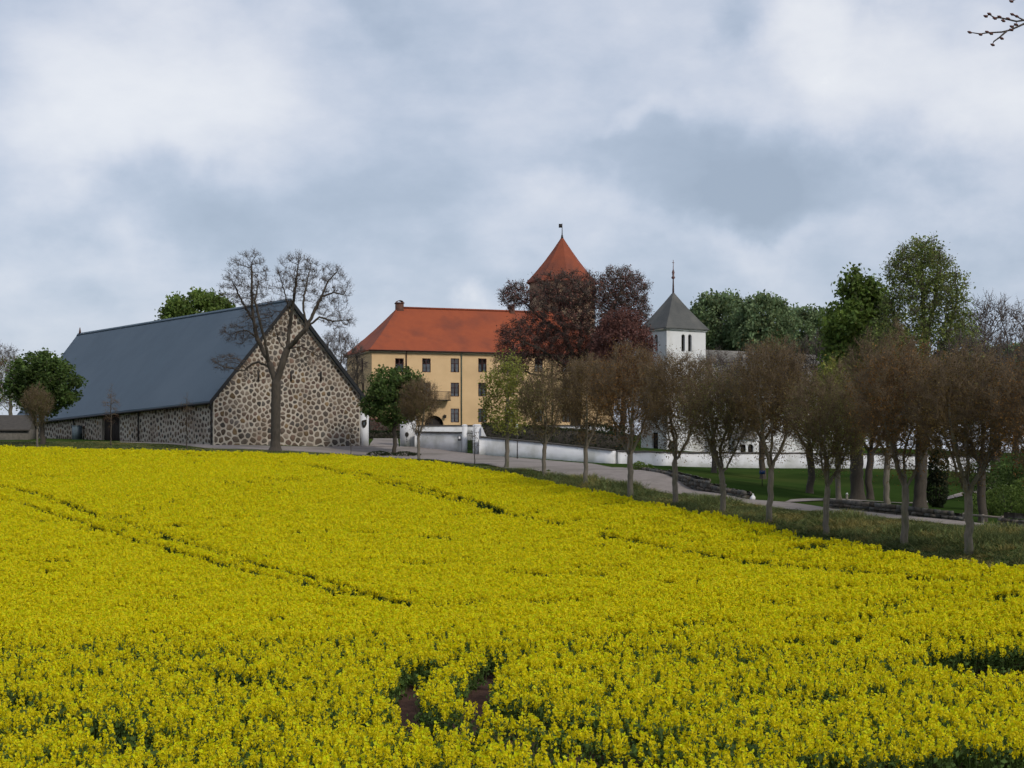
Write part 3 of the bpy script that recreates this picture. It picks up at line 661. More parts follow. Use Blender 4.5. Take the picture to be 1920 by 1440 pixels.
mb = MB(); q = [Vector((-o_, -o_, TE)), Vector((TW + o_, -o_, TE)), Vector((TW + o_, TD + o_, TE)), Vector((-o_, TD + o_, TE))]; ap = Vector((TW / 2, TD / 2, AZ))
for i in range(4):
    a, b = q[i], q[(i + 1) % 4]; pL, pR = a, b
    for k in (1, 2, 3, 4):
        t = k / 4; dz = -.15 * math.sin(math.pi * t); L_ = a.lerp(ap, t) + Vector((0, 0, dz)); R_ = b.lerp(ap, t) + Vector((0, 0, dz))
        mb.poly([pL, pR, R_, L_] if k < 4 else [pL, pR, ap]); pL, pR = L_, R_
    mb.poly([a, b, b - Vector((0, 0, .1)), a - Vector((0, 0, .1))])
mb.poly([p - Vector((0, 0, .1)) for p in q]); troof = mb.build('tower_roof', M['lead'], church)
sp = [at(1262, y, HF.w(TW / 2, TD / 2)[1]).z - hO.z for y in (548, 524, 517, 511, 505, 487)]
mb = MB(); mb.tube([(TW/2, TD/2, sp[0] - .3), (TW/2, TD/2, sp[1]), (TW/2, TD/2, (sp[1] + sp[2]) / 2), (TW/2, TD/2, sp[2]), (TW/2, TD/2, sp[3]), (TW/2, TD/2, sp[4]), (TW/2, TD/2, sp[5])], [.13, .07, .24, .09, .17, .05, .03], 8)
mb.tube([(TW/2 - .16, TD/2, sp[5] - .35), (TW/2 + .16, TD/2, sp[5] - .35)], .03, 4); mb.build('spire', M['gilt'], troof)
u, z = HF.front(1280, 587, 1.4); mb = MB(); mb.box((u - .14, 1.15, z - .22), (u + .14, 1.7, z + .1)); mb.build('roof_hatch', M['dark'], troof)
# nave
NL = HF.front(1560, 760, TD / 2)[0]; nw = 1.0; NZ = at(1330, 657, HF.w(TW, TD / 2)[1]).z - hO.z; NE = NZ - 4.6
mb = MB(); nh = []
for k in range(4): u = TW + 2.6 + k * (NL - TW - 4) / 4; nh.append((u - .5, u + .5, 2.4, 4.4))
fn = lambda u, n, z: Vector((u, n - nw, z))
holed(mb, fn, TW + .02, NL, -3, NE, nh, .35); mb.poly([(TW + .02, -nw, NE), (TW + .02, TD + nw, NE), (TW + .02, TD / 2, NZ - .1)]); mb.poly([(TW + .02, -nw, -3), (TW + .02, TD + nw, -3), (TW + .02, TD + nw, NE), (TW + .02, -nw, NE)])
mb.poly([(NL, -nw, -3), (NL, TD + nw, -3), (NL, TD + nw, NE), (NL, TD / 2, NZ - .1), (NL, -nw, NE)]); mb.poly([(TW + .02, TD + nw, -3), (NL, TD + nw, -3), (NL, TD + nw, NE), (TW + .02, TD + nw, NE)])
nave = mb.build('nave_wall', M['church_white'], church)
for a, b, c, d in nh: mb = MB(); bar(mb, fn, a, b, c, d, .28, .36); mb.build('window', M['dark'], nave)
mb = MB(); s_ = (NZ - NE) / (TD / 2 + nw)
for sgn in (0, 1):
    yy = -nw - .35 if sgn == 0 else TD + nw + .35; zz = NE - .35 * s_
    A = [Vector((TW - .1 if False else TW + .03, yy, zz)), Vector((NL + .3, yy, zz)), Vector((NL + .3, TD / 2, NZ)), Vector((TW + .03, TD / 2, NZ))]
    mb.prism(A, [p + Vector((0, 0, .15)) for p in A])
mb.build('nave_roof', M['naveroof'], church)
# small porch house with two arched openings beside the nave
pO = on_ground(1376, 172); porch = empty('porch_house', pO, R(6)); tag(porch, 'small white outbuilding with two arched openings beyond the churchyard wall', 'outbuilding')
PF = Frame(pO, R(6)); pw = PF.front(1416, 840)[0]; zt_ = PF.front(1376, 822)[1]; hs = []
for px_ in (1393.5, 1407.5): u = PF.front(px_, 840)[0]; hs.append((u - .3, u + .3, -.2, PF.front(px_, 833)[1]))
mb = MB(); holed(mb, fr, 0, pw, -1.5, zt_, hs, .3); pd = 2.4
for a, b, c, d in hs:
    u = (a + b) / 2; r_ = (b - a) / 2
    for i in range(6):
        t0, t1 = math.pi * i / 6, math.pi * (i + 1) / 6; p0 = (u + r_ * math.cos(t0), d - r_ + r_ * math.sin(t0)); p1 = (u + r_ * math.cos(t1), d - r_ + r_ * math.sin(t1))
        mb.poly([(p0[0], .003, p0[1]), (p1[0], .003, p1[1]), (p1[0], .003, d), (p0[0], .003, d)])
mb.poly([(0, 0, -1.5), (0, pd, -1.5), (0, pd, zt_), (0, pd / 2, zt_ + 1.2), (0, 0, zt_)]); mb.poly([(pw, 0, -1.5), (pw, pd, -1.5), (pw, pd, zt_), (pw, pd / 2, zt_ + 1.2), (pw, 0, zt_)]); mb.poly([(0, pd, -1.5), (pw, pd, -1.5), (pw, pd, zt_), (0, pd, zt_)])
mb.build('wall', M['church_white'], porch)
for a, b, c, d in hs: mb = MB(); bar(mb, fr, a, b, c, d, .25, .3); mb.build('opening', M['dark'], porch)
mb = MB()
for y0, in ((-.2,), (pd + .2,)):
    A = [Vector((-.2, y0, zt_ - .12)), Vector((pw + .2, y0, zt_ - .12)), Vector((pw + .2, pd / 2, zt_ + 1.25)), Vector((-.2, pd / 2, zt_ + 1.25))]; mb.prism(A, [p + Vector((0, 0, .1)) for p in A])
mb.build('roof', M['naveroof'], porch)

# ---- low outbuilding at the far end of the barn
sO = on_ground(-60, 172); shed = empty('outbuilding', sO, R(8)); tag(shed, 'low grey-roofed outbuilding half hidden beyond the barn end', 'outbuilding')
sw = 6.2
mb = MB(); mb.box((0, 0, -1), (sw, 6, 1.2)); mb.poly([(sw, 0, 1.2), (sw, 6, 1.2), (sw, 3, 2.6)]); mb.poly([(0, 0, 1.2), (0, 6, 1.2), (0, 3, 2.6)]); mb.build('wall', M['drystone'], shed)
mb = MB()
for y0 in (-.3, 6.3):
    A = [Vector((-.3, y0, 1.02)), Vector((sw + .3, y0, 1.02)), Vector((sw + .3, 3, 2.65)), Vector((-.3, 3, 2.65))]; mb.prism(A, [p + Vector((0, 0, .12)) for p in A])
mb.build('roof', M['coping'], shed)
cb = Vector((*BF.w(-.75, BF.side(157, 800)[0]), 0)); cb.z = g1(cb.x, cb.y); cab = empty('metal_cabinet', cb, BF.ang); tag(cab, 'blue-grey metal cabinet standing against the barn wall', 'cabinet')
mb = MB(); mb.box((-.45, -.35, -.3), (.45, .35, 1.45)); mb.box((-.5, -.4, 1.45), (.5, .4, 1.52)); cabb = mb.build('body', M['steel'], cab)
mb = MB(); mb.box((-.40, -.375, .1), (.40, -.352, 1.42)); mb.box((.25, -.40, .7), (.29, -.376, .95)); mb.build('door', M['steel'], cab)

# ------------------------------------------------------------------ walls, gate, sign pillars
def wall_run(name, pts, m, thick=.45, label='', cat='wall', coping=True, rough=.0, copm='coping', seed=1, cop_w=.07, dn=.9):
    """pts: (px, base row, top row, depth); a free-standing wall along the ground"""
    P = [(Vector(at(a, b, d)), at(a, t, d).z) for a, b, t, d in pts]
    root = empty(name, P[0][0]); tag(root, label, cat); O = P[0][0]; r = random.Random(seed)
    rows = []
    for i in range(len(P) - 1):
        L = (P[i + 1][0] - P[i][0]).length; n = max(1, int(L / .8))
        for k in range(n + (i == len(P) - 2)):
            t = k / n; q = P[i][0].lerp(P[i + 1][0], t); zt = P[i][1] * (1 - t) + P[i + 1][1] * t
            tv = (P[i + 1][0] - P[i][0]); nv = Vector((-tv.y, tv.x, 0)).normalized()
            rows.append((q, zt + r.uniform(-1, 1) * rough, nv))
    mb = MB(); V = []
    for q, zt, nv in rows:
        a = q - O; w = thick / 2; j = r.uniform(-1, 1) * rough
        for sgn, z in ((-1, q.z - dn), (-1, zt), (1, zt), (1, q.z - dn)): V.append((a.x + nv.x * (w + j) * sgn, a.y + nv.y * (w + j) * sgn, z - O.z))
    n = len(rows); Q = [(4 * i + j, 4 * i + (j + 1) % 4, 4 * i + 4 + (j + 1) % 4, 4 * i + 4 + j) for i in range(n - 1) for j in range(4)] + [(0, 1, 2, 3), (4 * n - 4, 4 * n - 3, 4 * n - 2, 4 * n - 1)]
    mb.add(V, Q=Q); mb.build('wall_face', m, root)
    if coping:
        mb = MB(); V = []
        for q, zt, nv in rows:
            a = q - O; w = thick / 2 + cop_w
            for sgn, z in ((-1, zt + .002), (-.15, zt + .13), (.15, zt + .13), (1, zt + .002)): V.append((a.x + nv.x * w * sgn, a.y + nv.y * w * sgn, z - O.z))
        mb.add(V, Q=Q); mb.build('coping', M[copm], root)
    return root, rows
wall_run('white_wall', [(781, 836, 811, 157.5), (868, 845, 812.5, 153)], M['white'], .5, 'short white wall between the gate pillar and the small doorway')
wall_run('white_wall', [(901, 850, 820, 150.2), (1000, 858, 829, 147), (1100, 864.5, 839.5, 144), (1152, 868, 845.5, 142.2)], M['white'], .5, 'white wall stepping down the slope in front of the clipped hedge', coping=True)
wall_run('churchyard_wall', [(1153.5, 869, 846.5, 142.5), (1250, 873, 849.5, 150), (1500, 877.5, 851, 152), (1722, 881, 854, 152), (1860, 884, 858, 153)], M['white'], .6, 'long rough whitewashed churchyard wall behind the lawn', rough=.035, seed=4)
wall_run('courtyard_wall', [(783, 826, 799, 176), (905, 830, 799, 175), (1100, 834, 799, 173), (1178, 838, 801, 172)], M['white'], .5, 'white courtyard wall with dark coping in front of the castle')
def pillar(px0, px1, ptop, pbase, d, label, emblem, depth=.9):
    a = at(px0, pbase, d); b = at(px1, pbase, d); root = empty('gate_pillar', Vector(((a.x + b.x) / 2, d + depth / 2, a.z))); tag(root, label, 'pillar')
    w = (b.x - a.x) / 2; h = at(px0, ptop, d).z - a.z
    mb = MB(); mb.box((-w, -depth / 2, -.8), (w, depth / 2, h)); mb.build('shaft', M['white'], root)
    mb = MB(); mb.prism([(-w - .05, -depth / 2 - .05, h + .002), (w + .05, -depth / 2 - .05, h + .002), (w + .05, depth / 2 + .05, h + .002), (-w - .05, depth / 2 + .05, h + .002)], [(-w + .1, -depth / 2 + .1, h + .12), (w - .1, -depth / 2 + .1, h + .12), (w - .1, depth / 2 - .1, h + .12), (-w + .1, depth / 2 - .1, h + .12)]); mb.build('cap', M['white'], root)
    yb = -depth / 2
    if emblem == 'shield':
        mb = MB(); cx, cz = .08, h - 1.05
        sh = [(-.24, .28), (.05, .34), (.24, .40), (.25, -.05), (.12, -.34), (-.05, -.46), (-.2, -.30), (-.26, -.02)]
        mb.prism([(cx + u, yb - .05, cz + z) for u, z in sh], [(cx + u, yb - .004, cz + z) for u, z in sh]); e = mb.build('shield_emblem', M['iron'], root)
        mb = MB(); mb.prism([(cx - .06, yb - .07, cz + .1), (cx + .07, yb - .07, cz + .16), (cx + .04, yb - .07, cz - .18), (cx - .07, yb - .07, cz - .12)], [(cx - .06, yb - .052, cz + .1), (cx + .07, yb - .052, cz + .16), (cx + .04, yb - .052, cz - .18), (cx - .07, yb - .052, cz - .12)]); mb.build('emblem_field', M['steel'], e)
        mb = MB(); mb.box((-w + .16, yb - .02, .25), (-w + .20, yb - .004, .75)); mb.build('inscription', M['iron'], root)
    elif emblem == 'round':
        mb = MB(); cx, cz = -.1, h - 2.15; P = [(cx + .19 * math.cos(t), cz + .24 * math.sin(t)) for t in np.linspace(0, 2 * math.pi, 13)[:-1]]
        mb.prism([(u, yb - .04, z) for u, z in P], [(u, yb - .004, z) for u, z in P]); mb.build('crest', M['iron'], root)
        mb = MB()
        for k, (z0, z1) in enumerate(((.62, .74), (.42, .55), (.2, .34))): mb.box((cx - .035, yb - .02, z0), (cx + .035, yb - .004, z1))
        mb.build('inscription', M['iron'], root)
    return root
pillar(673, 690, 774, 836, 157.5, 'narrow white gate pillar with dark shield emblem beside the barn gable', 'shield')
pillar(750, 779.5, 774, 833, 158, 'broad white gate pillar with round dark crest and vertical lettering', 'round')
pillar(866.5, 876, 798, 847, 152.5, 'slim white pillar on the left jamb of the wall doorway', None, .6)
pillar(886.5, 902, 798, 850.5, 150.8, 'white pillar on the right jamb of the wall doorway', None, .6)
# curved shoulder where the wall drops away from the doorway
P0 = at(902.3, 850, 150.5); sh = empty('wall_shoulder', P0); tag(sh, 'curved white shoulder joining doorway pillar to the lower wall', 'wall')
mb = MB(); prof = [(0, -.6), (0, at(902, 800, 150.5).z - P0.z)]
for t in np.linspace(0, 1, 8): prof.append((.08 + .62 * t, (at(902, 800, 150.5).z - P0.z) * (1 - t) ** 1.8 + (at(914, 821, 150).z - P0.z) * (1 - (1 - t) ** 1.8)))
prof.append((.7, -.6)); mb.prism([(u, .03, z) for u, z in prof], [(u, .5, z) for u, z in prof]); mb.build('face', M['white'], sh)
# plank door in the doorway and its letter box on the wall
g0 = at(876, 847, 152.2); gd = empty('wall_gate', g0); tag(gd, 'narrow dark iron gate between two white pillars', 'gate'); gw = at(886.5, 847, 152.2).x - g0.x
gh = at(876, 806, 152.2).z - g0.z
for i in range(5):
    xx = gw * (i + .5) / 5; mb = MB(); mb.tube([(xx, .25, .05), (xx, .25, gh - .1 + .1 * (i % 2))], .028, 5); mb.build('bar', M['iron'], gd)
mb = MB(); mb.box((0, .2, .25), (gw, .3, .33)); mb.box((0, .2, gh - .35), (gw, .3, gh - .27)); mb.box((0, .2, .85), (gw, .3, .92)); mb.build('gate_frame', M['iron'], gd)
p_ = at(861.5, 818, 152.9); nb_ = empty('notice_box', at(861.5, 826, 152.9)); tag(nb_, 'small dark notice box fixed on the short white wall', 'notice box')
mb = MB(); mb.box((-.14, -.42, 0), (.14, -.27, .46)); c_ = mb.build('case', M['iron'], nb_); mb = MB(); mb.box((-.09, -.435, .12), (.09, -.422, .38)); mb.build('front', M['sign_white'], nb_)
# lamp post by the wall
lp = at(970, 858, 144.5); lamp = empty('lamp_post', on_ground(970, 144.5)); tag(lamp, 'thin dark lamp post with pale globe beside the sloping white wall', 'lamp post'); hh = at(970, 798, 144.5).z - lamp.location.z
mb = MB(); mb.tube([(0, 0, -.2), (0, 0, .5), (0, 0, hh - .25)], [.07, .05, .035], 8); mb.build('post', M['iron'], lamp)
mb = MB(); mb.tube([(0, 0, hh - .3), (0, 0, hh - .2), (0, 0, hh - .05), (0, 0, hh + .1), (0, 0, hh + .16)], [.05, .15, .19, .14, .04], 10); mb.build('globe', M['sign_white'], lamp, True)

# dry stone walls: stones too small to pick apart
def dry_wall(pts, label, seed):
    P = [(at(a, b, d), at(a, t, d).z) for a, b, t, d in pts]; O = P[0][0].copy(); root = empty('dry_stone_wall', O); tag(root, label, 'stone wall'); r = random.Random(seed); mb = MB()
    for i in range(len(P) - 1):
        tv = P[i + 1][0] - P[i][0]; L = tv.length; tv = tv.normalized(); nv = Vector((-tv.y, tv.x, 0)).normalized(); th_ = .5
        s = 0.0
        # solid core
        a, b = P[i][0] - O, P[i + 1][0] - O; za, zb = P[i][1] - O.z - .12, P[i + 1][1] - O.z - .12; w = nv * (th_ / 2 - .1)
        mb.prism([a - w - Vector((0, 0, .5)), a + w - Vector((0, 0, .5)), Vector((a.x + w.x, a.y + w.y, za)), Vector((a.x - w.x, a.y - w.y, za))], [b - w - Vector((0, 0, .5)), b + w - Vector((0, 0, .5)), Vector((b.x + w.x, b.y + w.y, zb)), Vector((b.x - w.x, b.y - w.y, zb))], c=(.45, .42, .38))
        for face in (-1, 1):
            z = -.45
            while True:
                h = r.uniform(.16, .30); s = r.uniform(-.2, 0); any_ = False
                while s < L:
                    l = r.uniform(.25, .6); t = min(max((s + l / 2) / L, 0), 1); q = P[i][0].lerp(P[i + 1][0], t) - O; zt = (P[i][1] * (1 - t) + P[i + 1][1] * t) - O.z
                    if q.z + z < zt - .05:
                        any_ = True; c = q + nv * face * (th_ / 2 - .05) + Vector((0, 0, z + h / 2)); k = r.uniform(.5, 1.25); g = r.uniform(.9, 1.1)
                        u = tv * (l / 2 - .012); v = Vector((0, 0, h / 2 - .012)); n = nv * face * r.uniform(.10, .17)
                        A = [c - u - v, c + u - v, c + u + v, c - u + v]; A = [p + Vector((r.uniform(-.03, .03), r.uniform(-.03, .03), r.uniform(-.03, .03))) for p in A]
                        m_ = sum(A, Vector()) / 4; B = [m_ + (p - m_) * .78 + n for p in A]
                        mb.add([tuple(p) for p in A + B], Q=[(4, 5, 6, 7), (0, 1, 5, 4), (1, 2, 6, 5), (2, 3, 7, 6), (3, 0, 4, 7)], c=(k * g, k, k / g))
                    s += l
                z += h
                if not any_ or z > 2.5: break
    tag(mb.build('stones', M['drystone'], root), kind='stuff'); return root
dry_wall([(1190, 894, 876, 121), (1250, 906, 885, 113.5), (1300, 919, 896, 107.6), (1350, 929, 911, 103.5), (1402, 938, 926, 100.5)], 'dark dry-stone retaining wall along the lane below the church lawn', 2)
dry_wall([(1553, 956, 938, 92.5), (1700, 970.5, 951, 87.5), (1805, 982, 967, 84.5)], 'dark dry-stone wall along the lane by the big trees', 3)
dry_wall([(1880, 989, 969, 81.5), (2000, 1000, 980, 77.5)], 'short dry-stone wall beyond the rail gap by the shrubs', 4)
ra, rb = at(1805, 983, 84.4), at(1882, 990, 81.6); rl = empty('wooden_rail', ra); tag(rl, 'weathered wooden rail fence closing the gap between stone walls', 'fence')
for z in (.42,): mb = MB(); mb.tube([(0, 0, z + .1), tuple(rb - ra + Vector((0, 0, z + .1)))], .06, 6); mb.build('rail', M['wood_grey'], rl)
for t in (.03, .5, .97): q = (rb - ra) * t; mb = MB(); mb.tube([tuple(q - Vector((0, 0, .4))), tuple(q + Vector((0, 0, .62)))], .07, 6); mb.build('post', M['wood_grey'], rl)
# little things along the lawn
q = on_ground(1411, 99.8); o = empty('litter_sack', q); tag(o, 'small white sack lying at the end of the retaining wall', 'sack')
mb = MB(); mb.tube([(0, 0, -.02), (0, 0, .08), (.03, 0, .2), (.02, 0, .28), (.0, 0, .33)], [.13, .18, .16, .09, .03], 9); mb.build('body', M['sign_white'], o, True); mb = MB(); mb.tube([(0, 0, .30), (.04, 0, .40)], [.03, .06], 7); mb.build('tied_top', M['sign_white'], o)
q = on_ground(1429, 112); o = empty('blue_sign', q); tag(o, 'small blue sign on a thin post at the edge of the lawn', 'sign')
mb = MB(); mb.tube([(0, 0, -.2), (0, 0, 1.2)], .03, 6); mb.build('post', M['iron'], o)
M['blue'] = mat('blue_paint', (.02, .055, .16), (.015, .04, .12), 4, .5); mb = MB(); mb.box((-.2, -.05, .85), (.2, -.032, 1.1)); mb.build('panel', M['blue'], o)
q = on_ground(1588, 102.5); o = empty('marker_post', q); tag(o, 'short pale marker post beside the park path', 'post'); mb = MB(); mb.tube([(0, 0, -.2), (0, 0, .5)], [.09, .08], 8); mb.build('shaft', M['wood_grey'], o); mb = MB(); mb.tube([(0, 0, .5), (0, 0, .6)], [.1, .04], 8); mb.build('cap', M['sign_white'], o)

# ------------------------------------------------------------------ trees
def colonize(skel, A, D, kill, infl, iters, seed, up=.08):
    r = np.random.default_rng(seed)
    N = []; par = []
    for line in skel:
        line = [np.array(p, float) for p in line]
        if N: j = int(np.argmin(((np.array(N) - line[0]) ** 2).sum(1)))
        else: N.append(line[0]); par.append(-1); j = 0
        for a, b in zip(line[:-1], line[1:]):
            n = max(1, int(np.linalg.norm(b - a) / D))
            for k in range(1, n + 1): N.append(a + (b - a) * k / n + r.normal(0, D * .10, 3)); par.append(j); j = len(N) - 1
    N = np.array(N); par = list(par); A = np.array(A)
    best = np.full(len(A), 1e9); bi = np.zeros(len(A), int)
    def upd(lo):
        nonlocal best, bi
        d = ((A[:, None] - N[None, lo:]) ** 2).sum(-1); k = d.argmin(1); m = d[np.arange(len(A)), k]; w = m < best
        best = np.where(w, m, best); bi = np.where(w, k + lo, bi)
    upd(0)
    for it in range(iters):
        keep_ = best > kill * kill
        A = A[keep_]; best = best[keep_]; bi = bi[keep_]
        act = best < infl * infl
        if not len(A) or not act.any(): break
        dv = A[act] - N[bi[act]]; dv /= np.linalg.norm(dv, axis=1, keepdims=True) + 1e-9
        u, inv = np.unique(bi[act], return_inverse=True); acc = np.zeros((len(u), 3)); np.add.at(acc, inv, dv)
        acc += r.normal(0, .12, acc.shape); acc[:, 2] += up; acc /= np.linalg.norm(acc, axis=1, keepdims=True) + 1e-9
        new = N[u] + acc * D; lo = len(N); N = np.vstack((N, new)); par += list(u); upd(lo)
        if len(N) > 9000: break
    return N, np.array(par)
def ellipsoid(c, rad, n, seed, shell=.0):
    r = np.random.default_rng(seed); v = r.normal(0, 1, (n, 3)); v /= np.linalg.norm(v, axis=1, keepdims=True)
    q = (shell + (1 - shell) * r.random((n, 1))) ** (1 / 3); return np.array(c) + v * q * np.array(rad)
def radii(N, par, r0, rt):
    n = len(N); ch = np.zeros(n, int)
    for i in range(n):
        if par[i] >= 0: ch[par[i]] += 1
    tips = (ch == 0).astype(float)
    for i in range(n - 1, 0, -1): tips[par[i]] += tips[i]
    p = math.log(r0 / rt) / math.log(max(tips[0], 2)); return rt * tips ** p, tips, ch
def frusta(mb, A, B, ra, rb, k, m, c):
    n = len(A)
    if not n: return
    t = B - A; t /= np.linalg.norm(t, axis=1, keepdims=True) + 1e-9
    ref = np.where(np.abs(t[:, 2:3]) < .85, np.array([[0, 0, 1.]]), np.array([[1., 0, 0]])); a = np.cross(t, ref); a /= np.linalg.norm(a, axis=1, keepdims=True) + 1e-9; b = np.cross(t, a)
    V = np.empty((n, 2 * k, 3))
    for j in range(k):
        w = a * math.cos(2 * math.pi * j / k) + b * math.sin(2 * math.pi * j / k); V[:, j] = A + w * ra[:, None]; V[:, k + j] = B + w * rb[:, None]
    base = (np.arange(n) * 2 * k)[:, None]
    Q = np.concatenate([np.concatenate((base + j, base + (j + 1) % k, base + k + (j + 1) % k, base + k + j), 1)[:, None] for j in range(k)], 1).reshape(-1, 4)
    mb.add(V.reshape(-1, 3), Q=Q, m=m, c=c)
def cones(mb, A, B, r_, m, c):
    n = len(A); t = B - A; t /= np.linalg.norm(t, axis=1, keepdims=True) + 1e-9
    ref = np.where(np.abs(t[:, 2:3]) < .85, np.array([[0, 0, 1.]]), np.array([[1., 0, 0]])); a = np.cross(t, ref); a /= np.linalg.norm(a, axis=1, keepdims=True) + 1e-9; b = np.cross(t, a)
    V = np.empty((n, 4, 3))
    for j in range(3): V[:, j] = A + (a * math.cos(2.094 * j) + b * math.sin(2.094 * j)) * r_[:, None]
    V[:, 3] = B; base = (np.arange(n) * 4)[:, None]
    T = np.concatenate([np.concatenate((base + j, base + (j + 1) % 3, base + 3), 1)[:, None] for j in range(3)], 1).reshape(-1, 3)
    mb.add(V.reshape(-1, 3), T=T, m=m, c=np.repeat(c, 4, 0) if getattr(c, 'ndim', 0) == 2 else c)
def leaves(mb, C, size, m, r, tint, flat=0.0):
    """bent leaf quads centred on C"""
    n = len(C); a = r.normal(0, 1, (n, 3)); a[:, 2] *= (1 - flat); a /= np.linalg.norm(a, axis=1, keepdims=True); b = np.cross(a, r.normal(0, 1, (n, 3))); b /= np.linalg.norm(b, axis=1, keepdims=True) + 1e-9
    s = (size * r.uniform(.6, 1.3, n))[:, None]
    V = np.stack((C - a * s * .55, C + b * s * .38 - a * s * .02, C + a * s * .55, C - b * s * .38 + a * s * .05), 1); V[:, 2, 2] -= s[:, 0] * .15
    mb.add(V.reshape(-1, 3), Q=np.arange(n * 4).reshape(n, 4), m=m, c=np.repeat(tint, 4, 0))
def limb(mb, P, rr_, k):
    """one continuous tapering tube with a transported frame"""
    n = len(P); P = np.asarray(P); t = np.gradient(P, axis=0); t /= np.linalg.norm(t, axis=1, keepdims=True) + 1e-9
    a = np.cross(t[0], (1, .2, .1)); a /= np.linalg.norm(a); V = []
    for i in range(n):
        a = a - t[i] * a.dot(t[i]); a /= np.linalg.norm(a) + 1e-9; b = np.cross(t[i], a)
        for j in range(k): w = 2 * math.pi * j / k; V.append(P[i] + (a * math.cos(w) + b * math.sin(w)) * rr_[i])
    mb.add(V, Q=[(i * k + j, i * k + (j + 1) % k, (i + 1) * k + (j + 1) % k, (i + 1) * k + j) for i in range(n - 1) for j in range(k)])
def tree(name, loc, label, cat, skel, A, D=.35, kill=.5, infl=2.6, r0=.25, rt=.012, twigs=3, twig_len=.5, twig_r=.010, leaf=0, leaf_size=.16, mats=('bark_grey', 'twig_brown', 'leaf_green'), seed=1, iters=120, up=.08, group=None, tvar=.25, droop=0.0, leaf_spread=.3, flare=1.5, twig2=0):
    N, par = colonize(skel, A, D, kill, infl, iters, seed, up); rad, tips, ch = radii(N, par, r0, rt)
    root = empty(name, loc); tag(root, label, cat, group); r = np.random.default_rng(seed + 77)
    zb = N[0, 2]; fl = 1 + (flare - 1) * np.clip(1 - (N[:, 2] - zb) / .9, 0, 1) ** 2; rad = rad * np.where(tips > tips[0] * .5, fl, 1)
    e = np.arange(1, len(N)); e = e[par[1:] >= 0]; A_, B_ = N[par[e]], N[e]; ra, rb = rad[par[e]], rad[e]; ra = np.minimum(ra, rb * 1.6 + .004)
    thick = ra > .05; tb = MB(); big = ra > .12
    kids = [[] for _ in range(len(N))]
    for i_ in range(1, len(N)): kids[par[i_]].append(i_)
    todo = [(0, None)]
    while todo:                      # follow the thickest child; side limbs start inside their parent
        i_, pr = todo.pop(); ch_ = [pr, i_] if pr is not None else [i_]
        while True:
            ks = sorted((k_ for k_ in kids[ch_[-1]] if rad[k_] > .035), key=lambda k_: -rad[k_])
            if not ks: break
            todo += [(k_, ch_[-1]) for k_ in ks[1:]]; ch_.append(ks[0])
        if len(ch_) > 1:
            rr_ = [float(rad[k_]) for k_ in ch_]
            if pr is not None: rr_[0] = min(rr_[0], rr_[1] * 1.3)
            limb(tb, N[ch_], rr_, 10 if rr_[0] > .12 else 6)
    tb.build('trunk', M[mats[0]], root, True); thick = rb > .035
    cb_ = MB(); th_ = ~thick; frusta(cb_, A_[th_], B_[th_], ra[th_], rb[th_], 3, 0, (1, 1, 1))
    ctr = N[e].mean(0); ends = np.nonzero(rad < max(rt * 2.2, .02))[0]
    if twigs:
        idx_ = np.repeat(ends, twigs); st = N[idx_] + r.normal(0, .04, (len(idx_), 3)); dr = r.normal(0, 1, (len(idx_), 3)); out = N[idx_] - ctr; out /= np.linalg.norm(out, axis=1, keepdims=True) + 1e-9
        dr = dr * .75 + out * .8; dr[:, 2] += .25 - droop; dr /= np.linalg.norm(dr, axis=1, keepdims=True); ln = twig_len * r.uniform(.4, 1.2, len(idx_)); en = st + dr * ln[:, None]
        tn = 1 + r.normal(0, tvar, (len(idx_), 1)) * np.array([[1, .9, .8]]); tn = np.clip(tn, .4, 1.8)
        cones(cb_, st, en, twig_r * r.uniform(.7, 1.3, len(idx_)), 0, tn)
        if twig2:
            k = np.repeat(np.arange(len(st)), twig2); t_ = r.uniform(.2, .95, (len(k), 1)); s2 = st[k] * (1 - t_) + en[k] * t_; d2 = dr[k] + r.normal(0, .7, (len(k), 3)); d2 /= np.linalg.norm(d2, axis=1, keepdims=True)
            cones(cb_, s2, s2 + d2 * (twig_len * r.uniform(.2, .55, len(k)))[:, None], twig_r * .7 * np.ones(len(k)), 0, tn[k])
    if leaf:
        li = np.nonzero(rad < .05)[0]; pick = r.choice(li, leaf); C = N[pick] + r.normal(0, leaf_spread, (leaf, 3))
        cl_ = np.sin(C * 1.7 + seed).sum(1, keepdims=True) * .12; tn = np.clip(1 + cl_ + r.normal(0, tvar, (leaf, 1)) + np.array([[.06, 0, -.05]]) * r.normal(0, 1, (leaf, 1)), .35, 1.9)
        leaves(cb_, C, leaf_size, 1, r, tn)
    cb_.build('crown', [M[mats[1]], M[mats[2]]], root)
    return root
def place(src, loc, label, s=1.0, rz=0.0, group=None, cat=None, sz=None):
    c = copy_tree(src); c.location = loc; c.scale = (s, s, sz or s); c.rotation_euler = (0, 0, rz); c['label'] = label
    if cat: c['category'] = cat
    if group: c['group'] = group
    elif 'group' in c: del c['group']
    return c
V3 = lambda *a: np.array(a, float)

